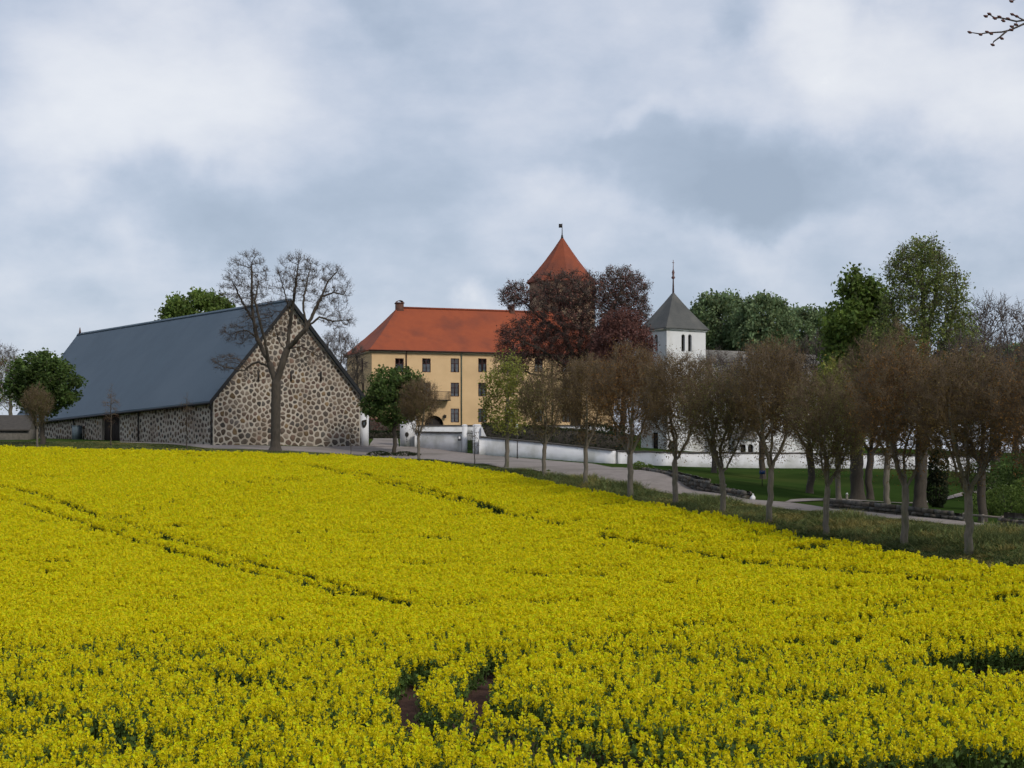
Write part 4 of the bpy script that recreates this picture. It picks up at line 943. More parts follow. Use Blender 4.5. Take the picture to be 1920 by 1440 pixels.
# ---- avenue trees: three crowns shared by the row along the lane
AVE = []
AVE_MAT = [('bark_grey', 'twig_brown', 'leaf_bud_olive'), ('bark_grey', 'twig_brown', 'leaf_bud'), ('bark_grey', 'twig_brown', 'leaf_bud_rust')]
AV_POS = [(1021, 118, .84), (1098, 110, .88), (1181, 102, .97), (1266, 96, .91), (1354, 91, .90), (1442, 87, .96), (1549, 82, .87), (1697, 77, .94), (1817, 73, .96), (1965, 69, .93)]
AV_LAB = 'bare brown globe-crowned avenue tree on the verge between lane and field'; AV_GRP = 'avenue trees along the lane'
rr = np.random.default_rng(8)
for v in range(3):
    A = np.vstack((ellipsoid((0, 0, 6.2), (2.1, 2.1, 2.9), 1000, 20 + v, .05), ellipsoid((0, 0, 6.7), (2.55, 2.55, 3.2), 330, 25 + v, .1), ellipsoid((rr.uniform(-1, 1), rr.uniform(-1, 1), 7.4), (1.3, 1.3, 2.0), 150, 28 + v)))
    A = A[np.hypot(A[:, 0], A[:, 1]) < .35 + .62 * (A[:, 2] - 2.9)]
    sk = [[V3(0, 0, -.3), V3(.05 * (v - 1), .05, 1.4), V3(0, .04 * v, 2.9), V3(.08, 0, 4.3)], [V3(0, 0, 2.7), V3(.7, .25, 4.2)], [V3(0, 0, 2.6), V3(-.65, .3, 4.0)], [V3(0, 0, 2.8), V3(.1, -.7, 4.2)]]
    p = on_ground(*AV_POS[v][:2])
    t = tree('avenue_tree', p, AV_LAB, 'tree', sk, A, .26, .33, 2.2, .17, .009, 6, .60, .0135, 10000, .085, AVE_MAT[v], 40 + v, 90, .10, AV_GRP, .22, leaf_spread=.40, twig2=3, droop=-.45)
    t.scale = (AV_POS[v][2] * (1.06, 1.0, 1.1)[v], AV_POS[v][2] * 1.05, AV_POS[v][2] * (1.0, 1.06, 1.03)[v]); AVE.append(t)
AV_LABS = ['brown globe-crowned avenue tree before the long clipped hedge, next to the yellow-green tree', 'brown globe-crowned avenue tree before the trunk of the copper beech', 'brown globe-crowned avenue tree at the start of the stone retaining wall',
           'forked brown avenue tree standing before the white church tower', 'brown avenue tree before the church nave, beside the tower', 'brown avenue tree where the lane meets the park path, before the nave', 'brown avenue tree at the near end of the long dry-stone wall',
           'brown avenue tree before the dense green tree and the tall tree trunk', 'brown avenue tree in front of the wooden rail gap', 'last brown avenue tree, before the short dry-stone wall']
for t, l in zip(AVE, AV_LABS): t['label'] = l
for i, (px_, d_, s_) in enumerate(AV_POS[3:]):
    c = place(AVE[(1, 0, 1, 0, 2, 1, 2)[i]], on_ground(px_, d_), AV_LABS[3 + i], s_ * (1.06, 1.10, .98, 1.02, 1.10, 1.14, 1.05)[i], 1.3 + i * 2.1, AV_GRP, sz=s_ * (1.04, .98, 1.08, 1.0, 1.05, 1.02, 1.06)[i])
    c.rotation_euler = (R((1.5, -1.2, .6, 2.0, -1.0, .8, 0)[i]), R((-1.6, 1.0, 2.0, -1.4, .8, -1.5, 1)[i]), 1.3 + i * 2.1)
place(AVE[1], on_ground(785, 138), 'young brown twiggy tree on the verge in front of the broad gate pillar', .74, .6)
AV70 = place(AVE[0], on_ground(70, 146), 'slight brown twiggy tree in front of the round green tree by the barn', .58, 2.2)

# ---- the big bare tree in front of the barn gable
def bp(px, py, off=0.0):
    d = 138.0; q = at(px, py, d) - bare_loc; return V3(q.x, off, q.z)
bare_loc = on_ground(515, 138)
def B_(cx, cy, off=0): return bp(360 + cx / 3.6, 460 + cy / 3.6, off)     # measured on an enlarged detail
bare_loc.z -= 0.0
sk = [[B_(562, 1400), B_(565, 1250), B_(566, 1080), B_(568, 930, .1)],
      [B_(568, 930, .1), B_(520, 800, .3), B_(470, 700, .5), B_(430, 620, .6), B_(405, 480, .4), B_(400, 300, .2), B_(402, 130, .2)],
      [B_(520, 800, .3), B_(500, 650, -.6), B_(470, 520, -1.0), B_(440, 380, -1.2), B_(460, 250, -1.0)],
      [B_(568, 930, .1), B_(610, 800, 0), B_(640, 700, .2), B_(655, 540, .5), B_(680, 370, .6), B_(700, 220, .5), B_(715, 110, .3)],
      [B_(640, 700, .2), B_(720, 630, -.5), B_(780, 560, -.8), B_(830, 460, -.8), B_(880, 350, -.6), B_(920, 250, -.4), B_(990, 170, -.4)],
      [B_(780, 560, -.8), B_(870, 490, -1.0), B_(960, 520, -1.2), B_(1050, 510, -1.0)],
      [B_(880, 350, -.6), B_(960, 320, -.4), B_(1040, 340, -.2)],
      [B_(520, 820, .3), B_(440, 785, .7), B_(390, 800, .8), B_(340, 840, 1.0)],
      [B_(630, 740, .2), B_(690, 760, .6), B_(740, 780, 1.0), B_(780, 800, 1.2)],
      [B_(640, 700, .2), B_(740, 680, .5), B_(800, 720, .9), B_(850, 745, 1.0)],
      [B_(640, 720, .2), B_(580, 650, .9), B_(555, 580, 1.2), B_(545, 520, 1.2)],
      [B_(655, 480, .5), B_(620, 330, .9), B_(590, 230, 1.0)], [B_(780, 560, -.8), B_(760, 400, -1.2), B_(790, 250, -1.2), B_(820, 120, -1.0)],
      [B_(430, 620, .6), B_(360, 570, .9), B_(280, 580, 1.1)], [B_(440, 560, .5), B_(340, 400, .9), B_(270, 260, .9)]]
px2m = 138 / F / 3.6
def lobe(cx, cy, rx, ry, n, sd, dep=1.9, off=0): q = B_(cx, cy, off); return ellipsoid(q, (rx * px2m * 1.2, dep, ry * px2m * 1.12), int(n * .75), sd, .1)
A = np.vstack((lobe(385, 230, 140, 175, 620, 1), lobe(440, 420, 120, 140, 300, 2), lobe(710, 190, 130, 130, 480, 3), lobe(640, 280, 80, 110, 150, 12), lobe(900, 300, 150, 170, 640, 4), lobe(990, 500, 110, 70, 230, 5), lobe(260, 300, 70, 100, 140, 6),
               lobe(330, 600, 120, 80, 180, 7), lobe(250, 790, 110, 60, 170, 8), lobe(800, 730, 110, 60, 120, 9), lobe(560, 530, 70, 90, 130, 10), lobe(400, 900, 60, 40, 20, 11)))
tree('bare_tree', bare_loc, 'large bare forked tree standing in front of the stone gable', 'tree', sk, A, .20, .28, 1.7, .43, .0105, 3, .50, .012, 0, .1, ('bark_dark', 'twig_dark', 'leaf_bud'), 9, 90, .30, flare=1.8, twig2=2, droop=-.3)

# ---- generic bare tree, round leafy tree, loose leafy tree, far leafy tree
A = np.vstack((ellipsoid((0, 0, 7.6), (3.6, 3.6, 3.9), 1300, 51, .2), ellipsoid((1.2, 0, 9.8), (2, 2, 2.0), 150, 52)))
bareT = tree('bare_tree', on_ground(1518, 118), 'bare dark tree on the lawn with a path behind it', 'tree', [[V3(0, 0, -.3), V3(.1, 0, 2.0), V3(0, .1, 3.6), V3(-.2, 0, 5.5)], [V3(0, 0, 3.2), V3(1.2, .2, 5)], [V3(0, 0, 3.0), V3(-1.2, -.4, 4.8)], [V3(0, 0, 3.4), V3(.2, 1.2, 5)]], A, .34, .42, 3, .26, .012, 5, .7, .017, 0, .1, ('bark_dark', 'twig_dark', 'leaf_bud'), 61, 90, .08, twig2=2)
for px_, d_, s_, lab, rz in ((1338, 140, .92, 'slender bare tree close to the churchyard wall, beside its left half', 1), (1430, 136, .98, 'slender bare tree close to the churchyard wall, behind the blue sign', 2), (1632, 116, 1.02, 'bare trunk close beside the dense green tree', 3.3),
                             (1868, 128, 1.30, 'bare grey tree rising beyond the tall open-crowned tree', 4), (-12, 225, 1.1, 'bare grey tree far beyond the barn end', .4), (630, 208, 1.12, 'bare grey tree between the barn and the castle', 5), (1842, 84, .86, 'bare tree with slim trunk inside the stone wall by the rail', 1.8)):
    place(bareT, on_ground(px_, d_), lab, s_, rz)
A = np.vstack((ellipsoid((0, 0, 4.9), (2.4, 2.4, 2.6), 500, 71, .2), ellipsoid((.9, 0, 6.3), (1.5, 1.5, 1.5), 140, 73), ellipsoid((-1.0, .4, 6.0), (1.4, 1.5, 1.7), 140, 74), ellipsoid((1.7, -.3, 4.2), (1.2, 1.2, 1.4), 90, 75), ellipsoid((-1.9, -.3, 4.4), (1.0, 1.2, 1.3), 80, 76)))
roundT = tree('round_tree', on_ground(740, 150), 'dense round green tree on the planted island before the gate', 'tree', [[V3(0, 0, -.3), V3(0, .05, 2.0), V3(.05, 0, 3.4), V3(0, 0, 5.2)]], A, .36, .5, 2.6, .17, .012, 2, .4, .010, 12500, .22, ('bark_dark', 'twig_dark', 'leaf_deep'), 72, 70, .1, leaf_spread=.2)
roundT.scale = (1.12, 1.12, 1.08)
place(roundT, on_ground(80, 152), 'broad dark green round tree beside the long barn wall', 1.5, 2.0, sz=1.16)
A = np.vstack((ellipsoid((0, 0, 5.6), (2.3, 2.3, 3.2), 600, 81, .1), ellipsoid((.3, 0, 8), (1, 1, 1.4), 100, 82)))
looseT = tree('loose_tree', on_ground(950, 127), 'young yellow-green leafing tree on the verge in front of the castle', 'tree', [[V3(0, 0, -.3), V3(.05, 0, 2), V3(0, 0, 4), V3(.1, 0, 7)]], A, .32, .5, 2.4, .17, .010, 4, .55, .012, 5600, .17, ('bark_grey', 'twig_brown', 'leaf_yellow'), 83, 90, .16, leaf_spread=.25)
place(looseT, on_ground(1572, 104), 'yellow-green leafing tree in front of the dense green tree', 1.02, 2.4)
A = np.vstack([ellipsoid((0, 0, 17.5), (5.4, 5.4, 5.2), 700, 91, .3), ellipsoid((3, 0, 15), (3.6, 3.6, 3.2), 200, 92), ellipsoid((-3.2, .5, 16), (3.2, 3, 3), 200, 93), ellipsoid((0, -1, 11.5), (4.2, 4, 3.5), 250, 95)])
farT = tree('far_tree', on_ground(1352, 262), 'rounded green tree rising right behind the church tower roof', 'tree', [[V3(0, 0, -.5), V3(0, 0, 5), V3(.2, 0, 11), V3(0, .2, 17)], [V3(0, 0, 8), V3(2.2, 0, 14)], [V3(0, 0, 8), V3(-2.2, .5, 14)]], A, .6, .85, 4.5, .45, .02, 2, .7, .02, 24000, .46, ('bark_dark', 'twig_dark', 'leaf_far'), 94, 80, .08, leaf_spread=.5)
farT.scale = (1.05, 1.05, 1.06)
for px_, d_, s_, sz, lab, rz in ((1432, 255, .96, 1.04, 'rounded green tree behind the middle of the nave roof', 1.2), (1508, 270, 1.0, 1.02, 'darker rounded tree behind the far end of the nave roof', 2.7), (1316, 280, .8, 1.0, 'narrow far tree peeping out beside the church tower roof', 4.0),
                                 (1905, 175, .8, .62, 'green tree far beyond the shrubs and the rail gap', 5), (1790, 190, .8, .58, 'green tree standing beyond the churchyard wall end', 3.0), (2010, 150, .8, .55, 'green tree beyond the short dry-stone wall', 1.0)):
    place(farT, on_ground(px_, d_), lab, s_, rz, sz=sz)
# pale budding trees beyond the barn end
A = ellipsoid((0, 0, 6.5), (4.2, 4.2, 3.6), 600, 101, .2)
paleT = tree('budding_tree', on_ground(72, 232), 'pale budding tree beyond the far end of the barn', 'tree', [[V3(0, 0, -.5), V3(0, 0, 2.5), V3(.1, 0, 5.5)]], A, .45, .6, 3.4, .25, .014, 6, .7, .014, 2200, .16, ('bark_grey', 'twig_brown', 'leaf_olive'), 102, 70, .1, leaf_spread=.4, twig2=1)
paleT.scale = (1.2, 1.2, 1.1)
place(paleT, on_ground(20, 222), 'pale budding tree above the low grey outbuilding', 1.1, 2)
place(paleT, on_ground(-60, 240), 'pale budding tree far left of the outbuilding', 1.3, 4)
# leafy tree behind the barn ridge
A = np.vstack([ellipsoid((0, 0, 14.5), (5.6, 5, 4.4), 700, 111, .3), ellipsoid((-3, 0, 12), (2.4, 3, 2.2), 150, 112), ellipsoid((3, 0, 13), (3, 3, 2.5), 150, 113)])
p = on_ground(376, 212); hN = at(376, 543, 212).z - p.z; sN = hN / 18.9
t = tree('leafy_tree', p, 'yellow-green leafy tree showing over the barn ridge', 'tree', [[V3(0, 0, -.5), V3(0, 0, 5), V3(.2, 0, 10), V3(0, 0, 14)]], A, .6, .9, 5, .45, .02, 2, .6, .016, 24000, .40, ('bark_dark', 'twig_dark', 'leaf_green'), 114, 80, .08, leaf_spread=.4)
t.scale = (sN, sN, sN)
# ---- copper beech before the castle keep and its dense neighbour
bl = on_ground(1080, 180)
def bq(px, py, off=0.0): q = at(px, py, 180) - bl; return V3(q.x, off, q.z)
def bl_(cx, cy, rx, ry, n, sd, dep=3.5, off=0, sh=0): return ellipsoid(bq(cx, cy, off), (rx / F * 180, dep, ry / F * 180), n, sd, sh)
A = np.vstack((bl_(1085, 600, 95, 95, 1100, 121, 4.5, 0, .1), bl_(985, 640, 58, 48, 480, 122), bl_(960, 680, 35, 30, 180, 128), bl_(1165, 545, 54, 46, 700, 123), bl_(1185, 590, 38, 40, 260, 124), bl_(968, 555, 34, 30, 240, 125), bl_(1150, 650, 60, 55, 360, 126), bl_(1060, 545, 70, 42, 380, 127), bl_(1040, 640, 60, 50, 350, 130), bl_(1125, 600, 85, 80, 700, 134, 4.0), bl_(1100, 680, 90, 45, 400, 135, 4.0)))
sk = [[bq(1078, 862), bq(1080, 780), bq(1083, 720), bq(1084, 665)], [bq(1084, 690), bq(1060, 630, .8), bq(1050, 580, 1.2), bq(1045, 535, 1)], [bq(1084, 680), bq(1090, 610, -.6), bq(1095, 550, -1)], [bq(1084, 690), bq(1110, 640, -.5), bq(1140, 590, -1.2), bq(1165, 545, -1)],
      [bq(1083, 705), bq(1050, 680, -1), bq(1010, 655, -1.8), bq(975, 640, -2)], [bq(1083, 705), bq(1120, 680, 1), bq(1160, 650, 1.6)], [bq(1060, 630, .8), bq(1010, 590, 1.8), bq(975, 555, 2)], [bq(1083, 715), bq(1040, 710, 1), bq(1000, 700, 1.5), bq(950, 685, 1.5)]]
tree('copper_beech', bl, 'wide dark copper beech with bare reddish twigs before the brick keep', 'tree', sk, A, .30, .38, 3.2, .60, .012, 6, .65, .017, 34000, .17, ('bark_dark', 'twig_dark', 'twig_red'), 129, 90, .04, leaf_spread=.3, twig2=2)
p = on_ground(1168, 172); hN = at(1168, 580, 172).z - p.z; sN = hN / 14.0
A = np.vstack((ellipsoid((0, 0, 9.3), (3.5, 3.2, 4.7), 900, 131, .2), ellipsoid((-1.5, 0, 7), (2.6, 2.4, 3), 200, 132)))
t = tree('copper_beech', p, 'dense maroon-budded beech between the castle and church tower', 'tree', [[V3(0, 0, -.5), V3(0, 0, 3), V3(.1, 0, 6), V3(0, 0, 10)], [V3(0, 0, 3), V3(1.5, 0, 6)], [V3(0, 0, 3), V3(-1.5, 0, 6)]], A, .36, .45, 3, .35, .012, 7, .7, .016, 20000, .20, ('bark_dark', 'twig_red', 'twig_red'), 133, 90, .08, leaf_spread=.35, twig2=2)
t.scale = (sN * .92, sN * .92, sN)
# ---- the two big trees on the right
kl = on_ground(1607, 112)
def kq(px, py, off=0.0): q = at(px, py, 112) - kl; return V3(q.x, off, q.z)
def ke(cx, cy, rx, ry, n, sd, dep=2.6, off=0, sh=0): return ellipsoid(kq(cx, cy, off), (rx / F * 112, dep, ry / F * 112), n, sd, sh)
A = np.vstack((ke(1605, 545, 30, 42, 160, 141, 1.4), ke(1640, 570, 26, 45, 120, 142, 1.4), ke(1590, 610, 44, 40, 260, 143), ke(1640, 640, 50, 45, 240, 144), ke(1600, 670, 52, 45, 300, 145), ke(1570, 700, 40, 45, 160, 146), ke(1640, 720, 60, 50, 200, 147), ke(1560, 640, 14, 16, 30, 148, .8)))
tree('chestnut_tree', kl, 'dense deep green leafy tree with two lobes on the park lawn', 'tree', [[kq(1607, 940), kq(1606, 860), kq(1608, 780), kq(1606, 680), kq(1605, 580)], [kq(1608, 780), kq(1640, 690), kq(1642, 580)], [kq(1607, 790), kq(1580, 720)]], A, .30, .42, 2.4, .46, .012, 2, .4, .011, 26000, .27, ('bark_dark', 'twig_dark', 'leaf_green'), 149, 90, .1, leaf_spread=.26)
tl = on_ground(1725, 104)
def tq(px, py, off=0.0): q = at(px, py, 104) - tl; return V3(q.x, off, q.z)
def te(cx, cy, rx, ry, n, sd, dep=2.6, off=0, sh=0): return ellipsoid(tq(cx, cy, off), (rx / F * 104, dep, ry / F * 104), n, sd, sh)
A = np.vstack((te(1728, 500, 58, 52, 420, 151), te(1770, 560, 45, 60, 260, 152), te(1700, 580, 50, 60, 260, 153), te(1745, 650, 75, 50, 340, 154), te(1680, 510, 22, 36, 70, 155, 1.2), te(1805, 620, 26, 40, 120, 156, 1.4), te(1690, 680, 60, 50, 240, 157), te(1790, 700, 50, 45, 160, 158), te(1800, 660, 45, 50, 150, 160), te(1665, 640, 40, 60, 150, 161)))
tree('tall_open_tree', tl, 'tall open-crowned olive-green tree towering over the avenue', 'tree', [[tq(1725, 955), tq(1727, 860), tq(1733, 760), tq(1735, 660), tq(1730, 560), tq(1728, 470)], [tq(1734, 720), tq(1690, 640, .5), tq(1670, 560, .6)], [tq(1734, 700), tq(1775, 630, -.5), tq(1790, 560, -.6)], [tq(1733, 640), tq(1760, 560, .8), tq(1765, 490, 1)], [tq(1733, 760), tq(1790, 690, .6)]], A, .28, .36, 2.4, .40, .011, 4, .60, .013, 26000, .155, ('bark_dark', 'twig_dark', 'leaf_olive'), 159, 100, .12, leaf_spread=.24, twig2=1)
place(AVE[0], on_ground(1664, 99), 'brown twiggy tree standing between the dense tree and the open-crowned tree', 1.13, .9)
# ---- saplings
A = ellipsoid((0, 0, 3.1), (.75, .75, 1.7), 160, 161)
sap = tree('sapling', on_ground(208, 146), 'thin reddish sapling in front of the dark barn door', 'sapling', [[V3(0, 0, -.2), V3(.02, 0, 1.5), V3(0, .02, 3), V3(.03, 0, 4.9)]], A, .22, .3, 1.4, .055, .008, 4, .38, .009, 260, .06, ('bark_dark', 'twig_brown', 'twig_red'), 162, 50, .2, leaf_spread=.15)
sap.scale = (1.12,) * 3
for px_, d_, s_, lab, rz in ((350, 143, 1.0, 'thin sapling in front of the barn wall near its corner', 1.5), (658, 146, .66, 'thin sapling in front of the narrow gate pillar', 3), (890, 131, .66, 'thin sapling in front of the wall doorway', 4.4)): place(sap, on_ground(px_, d_), lab, s_, rz)
# ---- shrubs and hedges
def shrub(name, loc, label, cat, lobes, n, size, m, seed, core=True, stems=6):
    root = empty(name, loc); tag(root, label, cat); r = np.random.default_rng(seed); mb = MB(); w = np.array([a[3] * a[4] * a[5] for a in lobes]); w = w / w.sum()
    for lb, ww in zip(lobes, w):
        k = int(n * ww) + 1; C = ellipsoid(lb[:3], lb[3:], k, int(r.integers(1e6)), .45); C = C[C[:, 2] > -.1]
        tn = np.clip(1 + .25 * np.sin(C * 2.3).sum(1, keepdims=True) * .5 + r.normal(0, .22, (len(C), 1)), .4, 1.8) * np.ones((1, 3)); leaves(mb, C, size, 0, r, tn)
    mb.build('foliage', M[m], root)
    mb = MB()
    for k in range(stems):
        lb = lobes[k % len(lobes)]; b = Vector((lb[0] * .5 + r.normal(0, .15), lb[1] * .5 + r.normal(0, .15), -.2)); e_ = Vector((lb[0] + r.normal(0, lb[3] * .3), lb[1] + r.normal(0, lb[4] * .3), lb[2] + lb[5] * .5)); mb.tube([b, b.lerp(e_, .5) + Vector((.05, 0, .1)), e_], [.04, .028, .012], 4)
    mb.build('stems', M['bark_dark'], root); return root
def hedge(pts, label, h, w, n, m, seed, size=.14):
    P = [on_ground(a, d) for a, d in pts]; root = empty('hedge', P[0]); tag(root, label, 'hedge'); r = np.random.default_rng(seed); mb = MB(); core = MB()
    for a, b in zip(P[:-1], P[1:]):
        t = r.random((n, 1)); c = np.array(a - P[0])[None] * (1 - t) + np.array(b - P[0])[None] * t; dv = (b - a).normalized(); nv = np.array([-dv.y, dv.x, 0])
        u = r.uniform(-1, 1, (n, 1)); v = r.uniform(0, 1, (n, 1)) ; edge = r.random((n, 1)) < .5
        u = np.where(edge, np.sign(u), u); v = np.where(edge, v, 1.0); C = c + nv * u * w / 2 + np.array([[0, 0, 1.]]) * v * h + r.normal(0, .06, (n, 3))
        tn = np.clip(1 + r.normal(0, .28, (n, 1)), .4, 1.8) * np.ones((1, 3)); leaves(mb, C, size, 0, r, tn)
        q = Vector(nv) * (w / 2 - .1); A0, B0 = a - P[0], b - P[0]; core.prism([A0 - q - Vector((0, 0, .3)), A0 + q - Vector((0, 0, .3)), A0 + q + Vector((0, 0, h - .1)), A0 - q + Vector((0, 0, h - .1))], [B0 - q - Vector((0, 0, .3)), B0 + q - Vector((0, 0, .3)), B0 + q + Vector((0, 0, h - .1)), B0 - q + Vector((0, 0, h - .1))])
    mb.build('foliage', M[m], root); core.build('branch_core', M['bark_dark'], root); return root
hedge([(908, 160), (1000, 158), (1100, 156), (1178, 155)], 'long dark clipped hedge behind the sloping white wall', 2.35, 1.6, 3000, 'hedge', 1)
hedge([(690, 182), (752, 184)], 'reddish-brown hedge seen through the gateway', 2.0, 1.5, 2600, 'twig_red', 2)
hedge([(690, 176), (752, 177)], 'low green border along the drive inside the gateway', .8, 1.0, 1800, 'hedge', 3)
shrub('shrub', on_ground(1120, 165), 'dark leafy shrub mass behind the hedge by the church', 'shrub', [(0, 0, 1.3, 2.2, 1.5, 1.5), (2.4, 0, 1.1, 1.6, 1.3, 1.3)], 2600, .2, 'hedge', 5)
shrub('yew_shrub', on_ground(1757, 106), 'dark columnar evergreen beside the tall tree trunk', 'shrub', [(0, 0, 1.2, .75, .75, 1.3), (.1, 0, 2.7, .7, .7, 1.3), (-.1, 0, 3.9, .45, .45, .9)], 3600, .16, 'hedge', 6)
shrub('shrub', on_ground(1890, 92), 'bright green shrub mound behind the wooden rail', 'shrub', [(0, 0, .9, 1.5, 1.3, 1.0), (1.4, .3, 1.2, 1.3, 1.2, 1.2), (-1.3, .4, .7, 1.0, 1.0, .8)], 5200, .13, 'leaf_green', 7)
shrub('shrub', on_ground(1845, 104), 'tall loose green shrub behind the rail gap', 'shrub', [(0, 0, 1.2, 1.4, 1.2, 1.3), (1.5, .5, 1.6, 1.5, 1.2, 1.5), (3.2, .5, 1.8, 1.5, 1.2, 1.7)], 5200, .16, 'leaf_deep', 8)
shrub('shrub', on_ground(1930, 118), 'overgrown green thicket beyond the short stone wall', 'shrub', [(0, 0, 1.8, 2.6, 2, 2.0), (-3, 0, 1.4, 2.0, 2, 1.6), (3, 0, 2.2, 2.6, 2, 2.4)], 6000, .2, 'leaf_deep', 9)
shrub('shrub', on_ground(1260, 183.5), 'small dark evergreen shrub at the church tower corner', 'shrub', [(0, 0, .5, .45, .45, .6)], 500, .14, 'hedge', 10)
shrub('shrub', on_ground(1198, 118.5), 'low green plant on top of the retaining wall start', 'shrub', [(0, 0, .3, .5, .5, .4), (.7, 0, .2, .4, .4, .3)], 500, .12, 'leaf_green', 11)
for i, (dx_, lab) in enumerate(((-1.5, 'low cushion plant at the barn side of the planted island'), (.9, 'low cushion plant at the pillar side of the planted island'))):
    q = on_ground(740, 149); q.x += dx_; q.z = g1(q.x, q.y); shrub('cushion_plant', q, lab, 'plant', [(0, 0, .12, 1.1, .9, .34), (.9, .1, .1, .7, .7, .26)], 1100, .12, 'hedge', 12 + i)

# ---- the tree whose branch reaches into the picture, standing just outside it
D0 = 9.0
def nq(px, py, d=D0): return at(px, py, d)
nl = Vector((10.4, 11.5, g1(10.4, 11.5)))
root = empty('overhanging_tree', nl); tag(root, 'bare budded branch reaching in from a tree at the right', 'tree')
mb = MB(); J = lambda p: tuple(Vector(p) - nl)
top = Vector((10.6, 11.3, CZ + 7.0)); mb.tube([(0, 0, -.3), (0, 0, .5), (.05, -.05, 2.0), J(Vector((10.46, 11.4, CZ - .5))), J(Vector((10.35, 11.5, CZ + 2.4))), J(Vector((10.5, 11.4, CZ + 4.5))), J(top)], [.38, .26, .23, .21, .17, .11, .05], 10); mb.build('trunk', M['bark_grey'], root, True)
mb = MB(); limb_ = [Vector((10.37, 11.5, CZ + 1.2)), Vector((9.2, 11.0, CZ + 1.9)), Vector((7.6, 10.3, CZ + 2.45)), Vector((6.0, 9.6, CZ + 2.7)), Vector((4.5, 9.1, CZ + 2.75)), nq(2060, 0), nq(1960, 25), nq(1921, 42)]
mb.tube([J(p) for p in limb_], [.12, .085, .06, .042, .028, .018, .009, .0065], 7)
tw = [[(1921, 44), (1895, 56), (1878, 60), (1850, 61.5), (1838, 63.5), (1818, 60.5)], [(1887, 58.5), (1874, 70), (1863, 78), (1861, 84)], [(1945, 32), (1918, 38), (1906, 40), (1890, 36.5), (1874, 33), (1865, 33), (1855, 27.5), (1848, 30)],
      [(1906, 40), (1905, 46), (1897, 50)], [(1918, 37), (1906, 31), (1898, 28)], [(1990, 12), (1940, -12), (1905, -2), (1896, 2.5)], [(1874, 33), (1864, 34.5)], [(1880, 36), (1881, 38.5)]]
for w in tw:
    n = len(w); mb.tube([J(nq(*p)) for p in w], [.0062 * (1 - .55 * i / max(1, n - 1)) * (1 if n > 3 else .75) for i in range(n)], 5)
mb.build('limb', M['twig_dark'], root, True)
bd = MB()
for (x, y) in ((1818, 60.5), (1838, 64.5), (1851, 60), (1858, 63), (1896, 56), (1861, 84), (1878, 72), (1855, 26), (1848, 30.5), (1874, 31.5), (1881, 39), (1890, 35), (1897, 50), (1905, 46), (1898, 27), (1906, 30.5), (1896, 2.5), (1865, 34.5)):
    c = Vector(J(nq(x, y))); bd.tube([c + Vector((.012, 0, -.004)), c, c + Vector((-.012, 0, .005))], [.004, .0085, .003], 5)
bd.build('buds', M['twig_red'], root, True)

# ------------------------------------------------------------------ stuff: the rape crop and the verge grass, scattered with geometry nodes
def clump(name, seed, nr, flower, width=.5, top=1.0, dev=.085):
    r = np.random.default_rng(seed); mb = MB()
    P = r.uniform(-width / 2, width / 2, (nr, 2)); H = top + r.normal(0, dev, nr)
    A, B, C, T_ = [], [], [], []
    for (x, y), h in zip(P, H):
        lx, ly = r.normal(0, .05, 2); tip = np.array((x + lx, y + ly, h)); rl_ = r.uniform(.15, .27); base = np.array((x, y, .15)); dirv = (tip - base) / np.linalg.norm(tip - base)
        A.append(base); B.append(tip)
        if r.random() < flower:
            k = r.integers(18, 25); t = np.sort(r.random(k)); rad_ = .054 * (1 - .55 * t) + .006; a = r.uniform(0, 6.28, k)
            q = tip[None] - dirv[None] * (rl_ * (1 - t))[:, None] + np.c_[np.cos(a) * rad_, np.sin(a) * rad_, r.normal(0, .008, k)]; C.append(q)
            b = r.uniform(.86, 1.12, (k, 1)) * r.uniform(.88, 1.1) * np.ones((1, 3)); b[:, 0] *= np.where(t > .9, .82, 1); T_.append(b)
    cones(mb, np.array(A), np.array(B), np.full(nr, .008), 1, (1, 1, 1))
    if C: C = np.concatenate(C); leaves(mb, C, .074, 0, r, np.concatenate(T_), .1)
    nl_ = int(nr * 7); L_ = np.c_[r.uniform(-width / 2, width / 2, (nl_, 2)), r.uniform(.12, .86 * top, nl_)]
    leaves(mb, L_, .13, 1, r, np.clip(r.normal(1, .3, (nl_, 1)), .4, 1.7) * np.ones((1, 3)))
    sm = int(nr * 5); L_ = np.c_[r.uniform(-width / 2, width / 2, (sm, 2)), r.uniform(.6 * top, .93 * top, sm)]; leaves(mb, L_, .06, 1, r, np.clip(r.normal(1.15, .3, (sm, 1)), .4, 1.8) * np.ones((1, 3)))
    return bpy.data.objects.new(name, mb.mesh(name, [M['petal'], M['stem']]))
def tuft(name, seed, n, h, w, mt, dry=.22, lush=1.0):
    r = np.random.default_rng(seed); mb = MB(); st = np.c_[r.normal(0, w * .4, (n, 2)), np.full(n, -.05)]; en = st + np.c_[r.normal(0, h * .35, (n, 2)), r.uniform(.5, 1.1, n) * h]
    md = (st + en) / 2 + np.c_[np.zeros((n, 2)), np.full(n, h * .1)]; a = r.uniform(0, 6.28, n); s = np.c_[np.cos(a), np.sin(a), np.zeros(n)] * (.012 + .004 * r.random((n, 1)))
    V = np.stack((st - s, st + s, md + s * .8, md - s * .8, en), 1); b = (np.arange(n) * 5)[:, None]; Q = np.concatenate((b, b + 1, b + 2, b + 3), 1); T = np.concatenate((b + 3, b + 2, b + 4), 1)
    base = np.where(r.random((n, 1)) < dry, np.array([[1.9, 1.3, 1.25]]), np.array([[1., 1., 1.]]) * lush); tn = np.repeat(base * np.clip(r.normal(1, .25, (n, 1)), .4, 1.7), 5, 0)
    mb.add(V.reshape(-1, 3), T=T, Q=Q, c=tn); return bpy.data.objects.new(name, mb.mesh(name, mt))
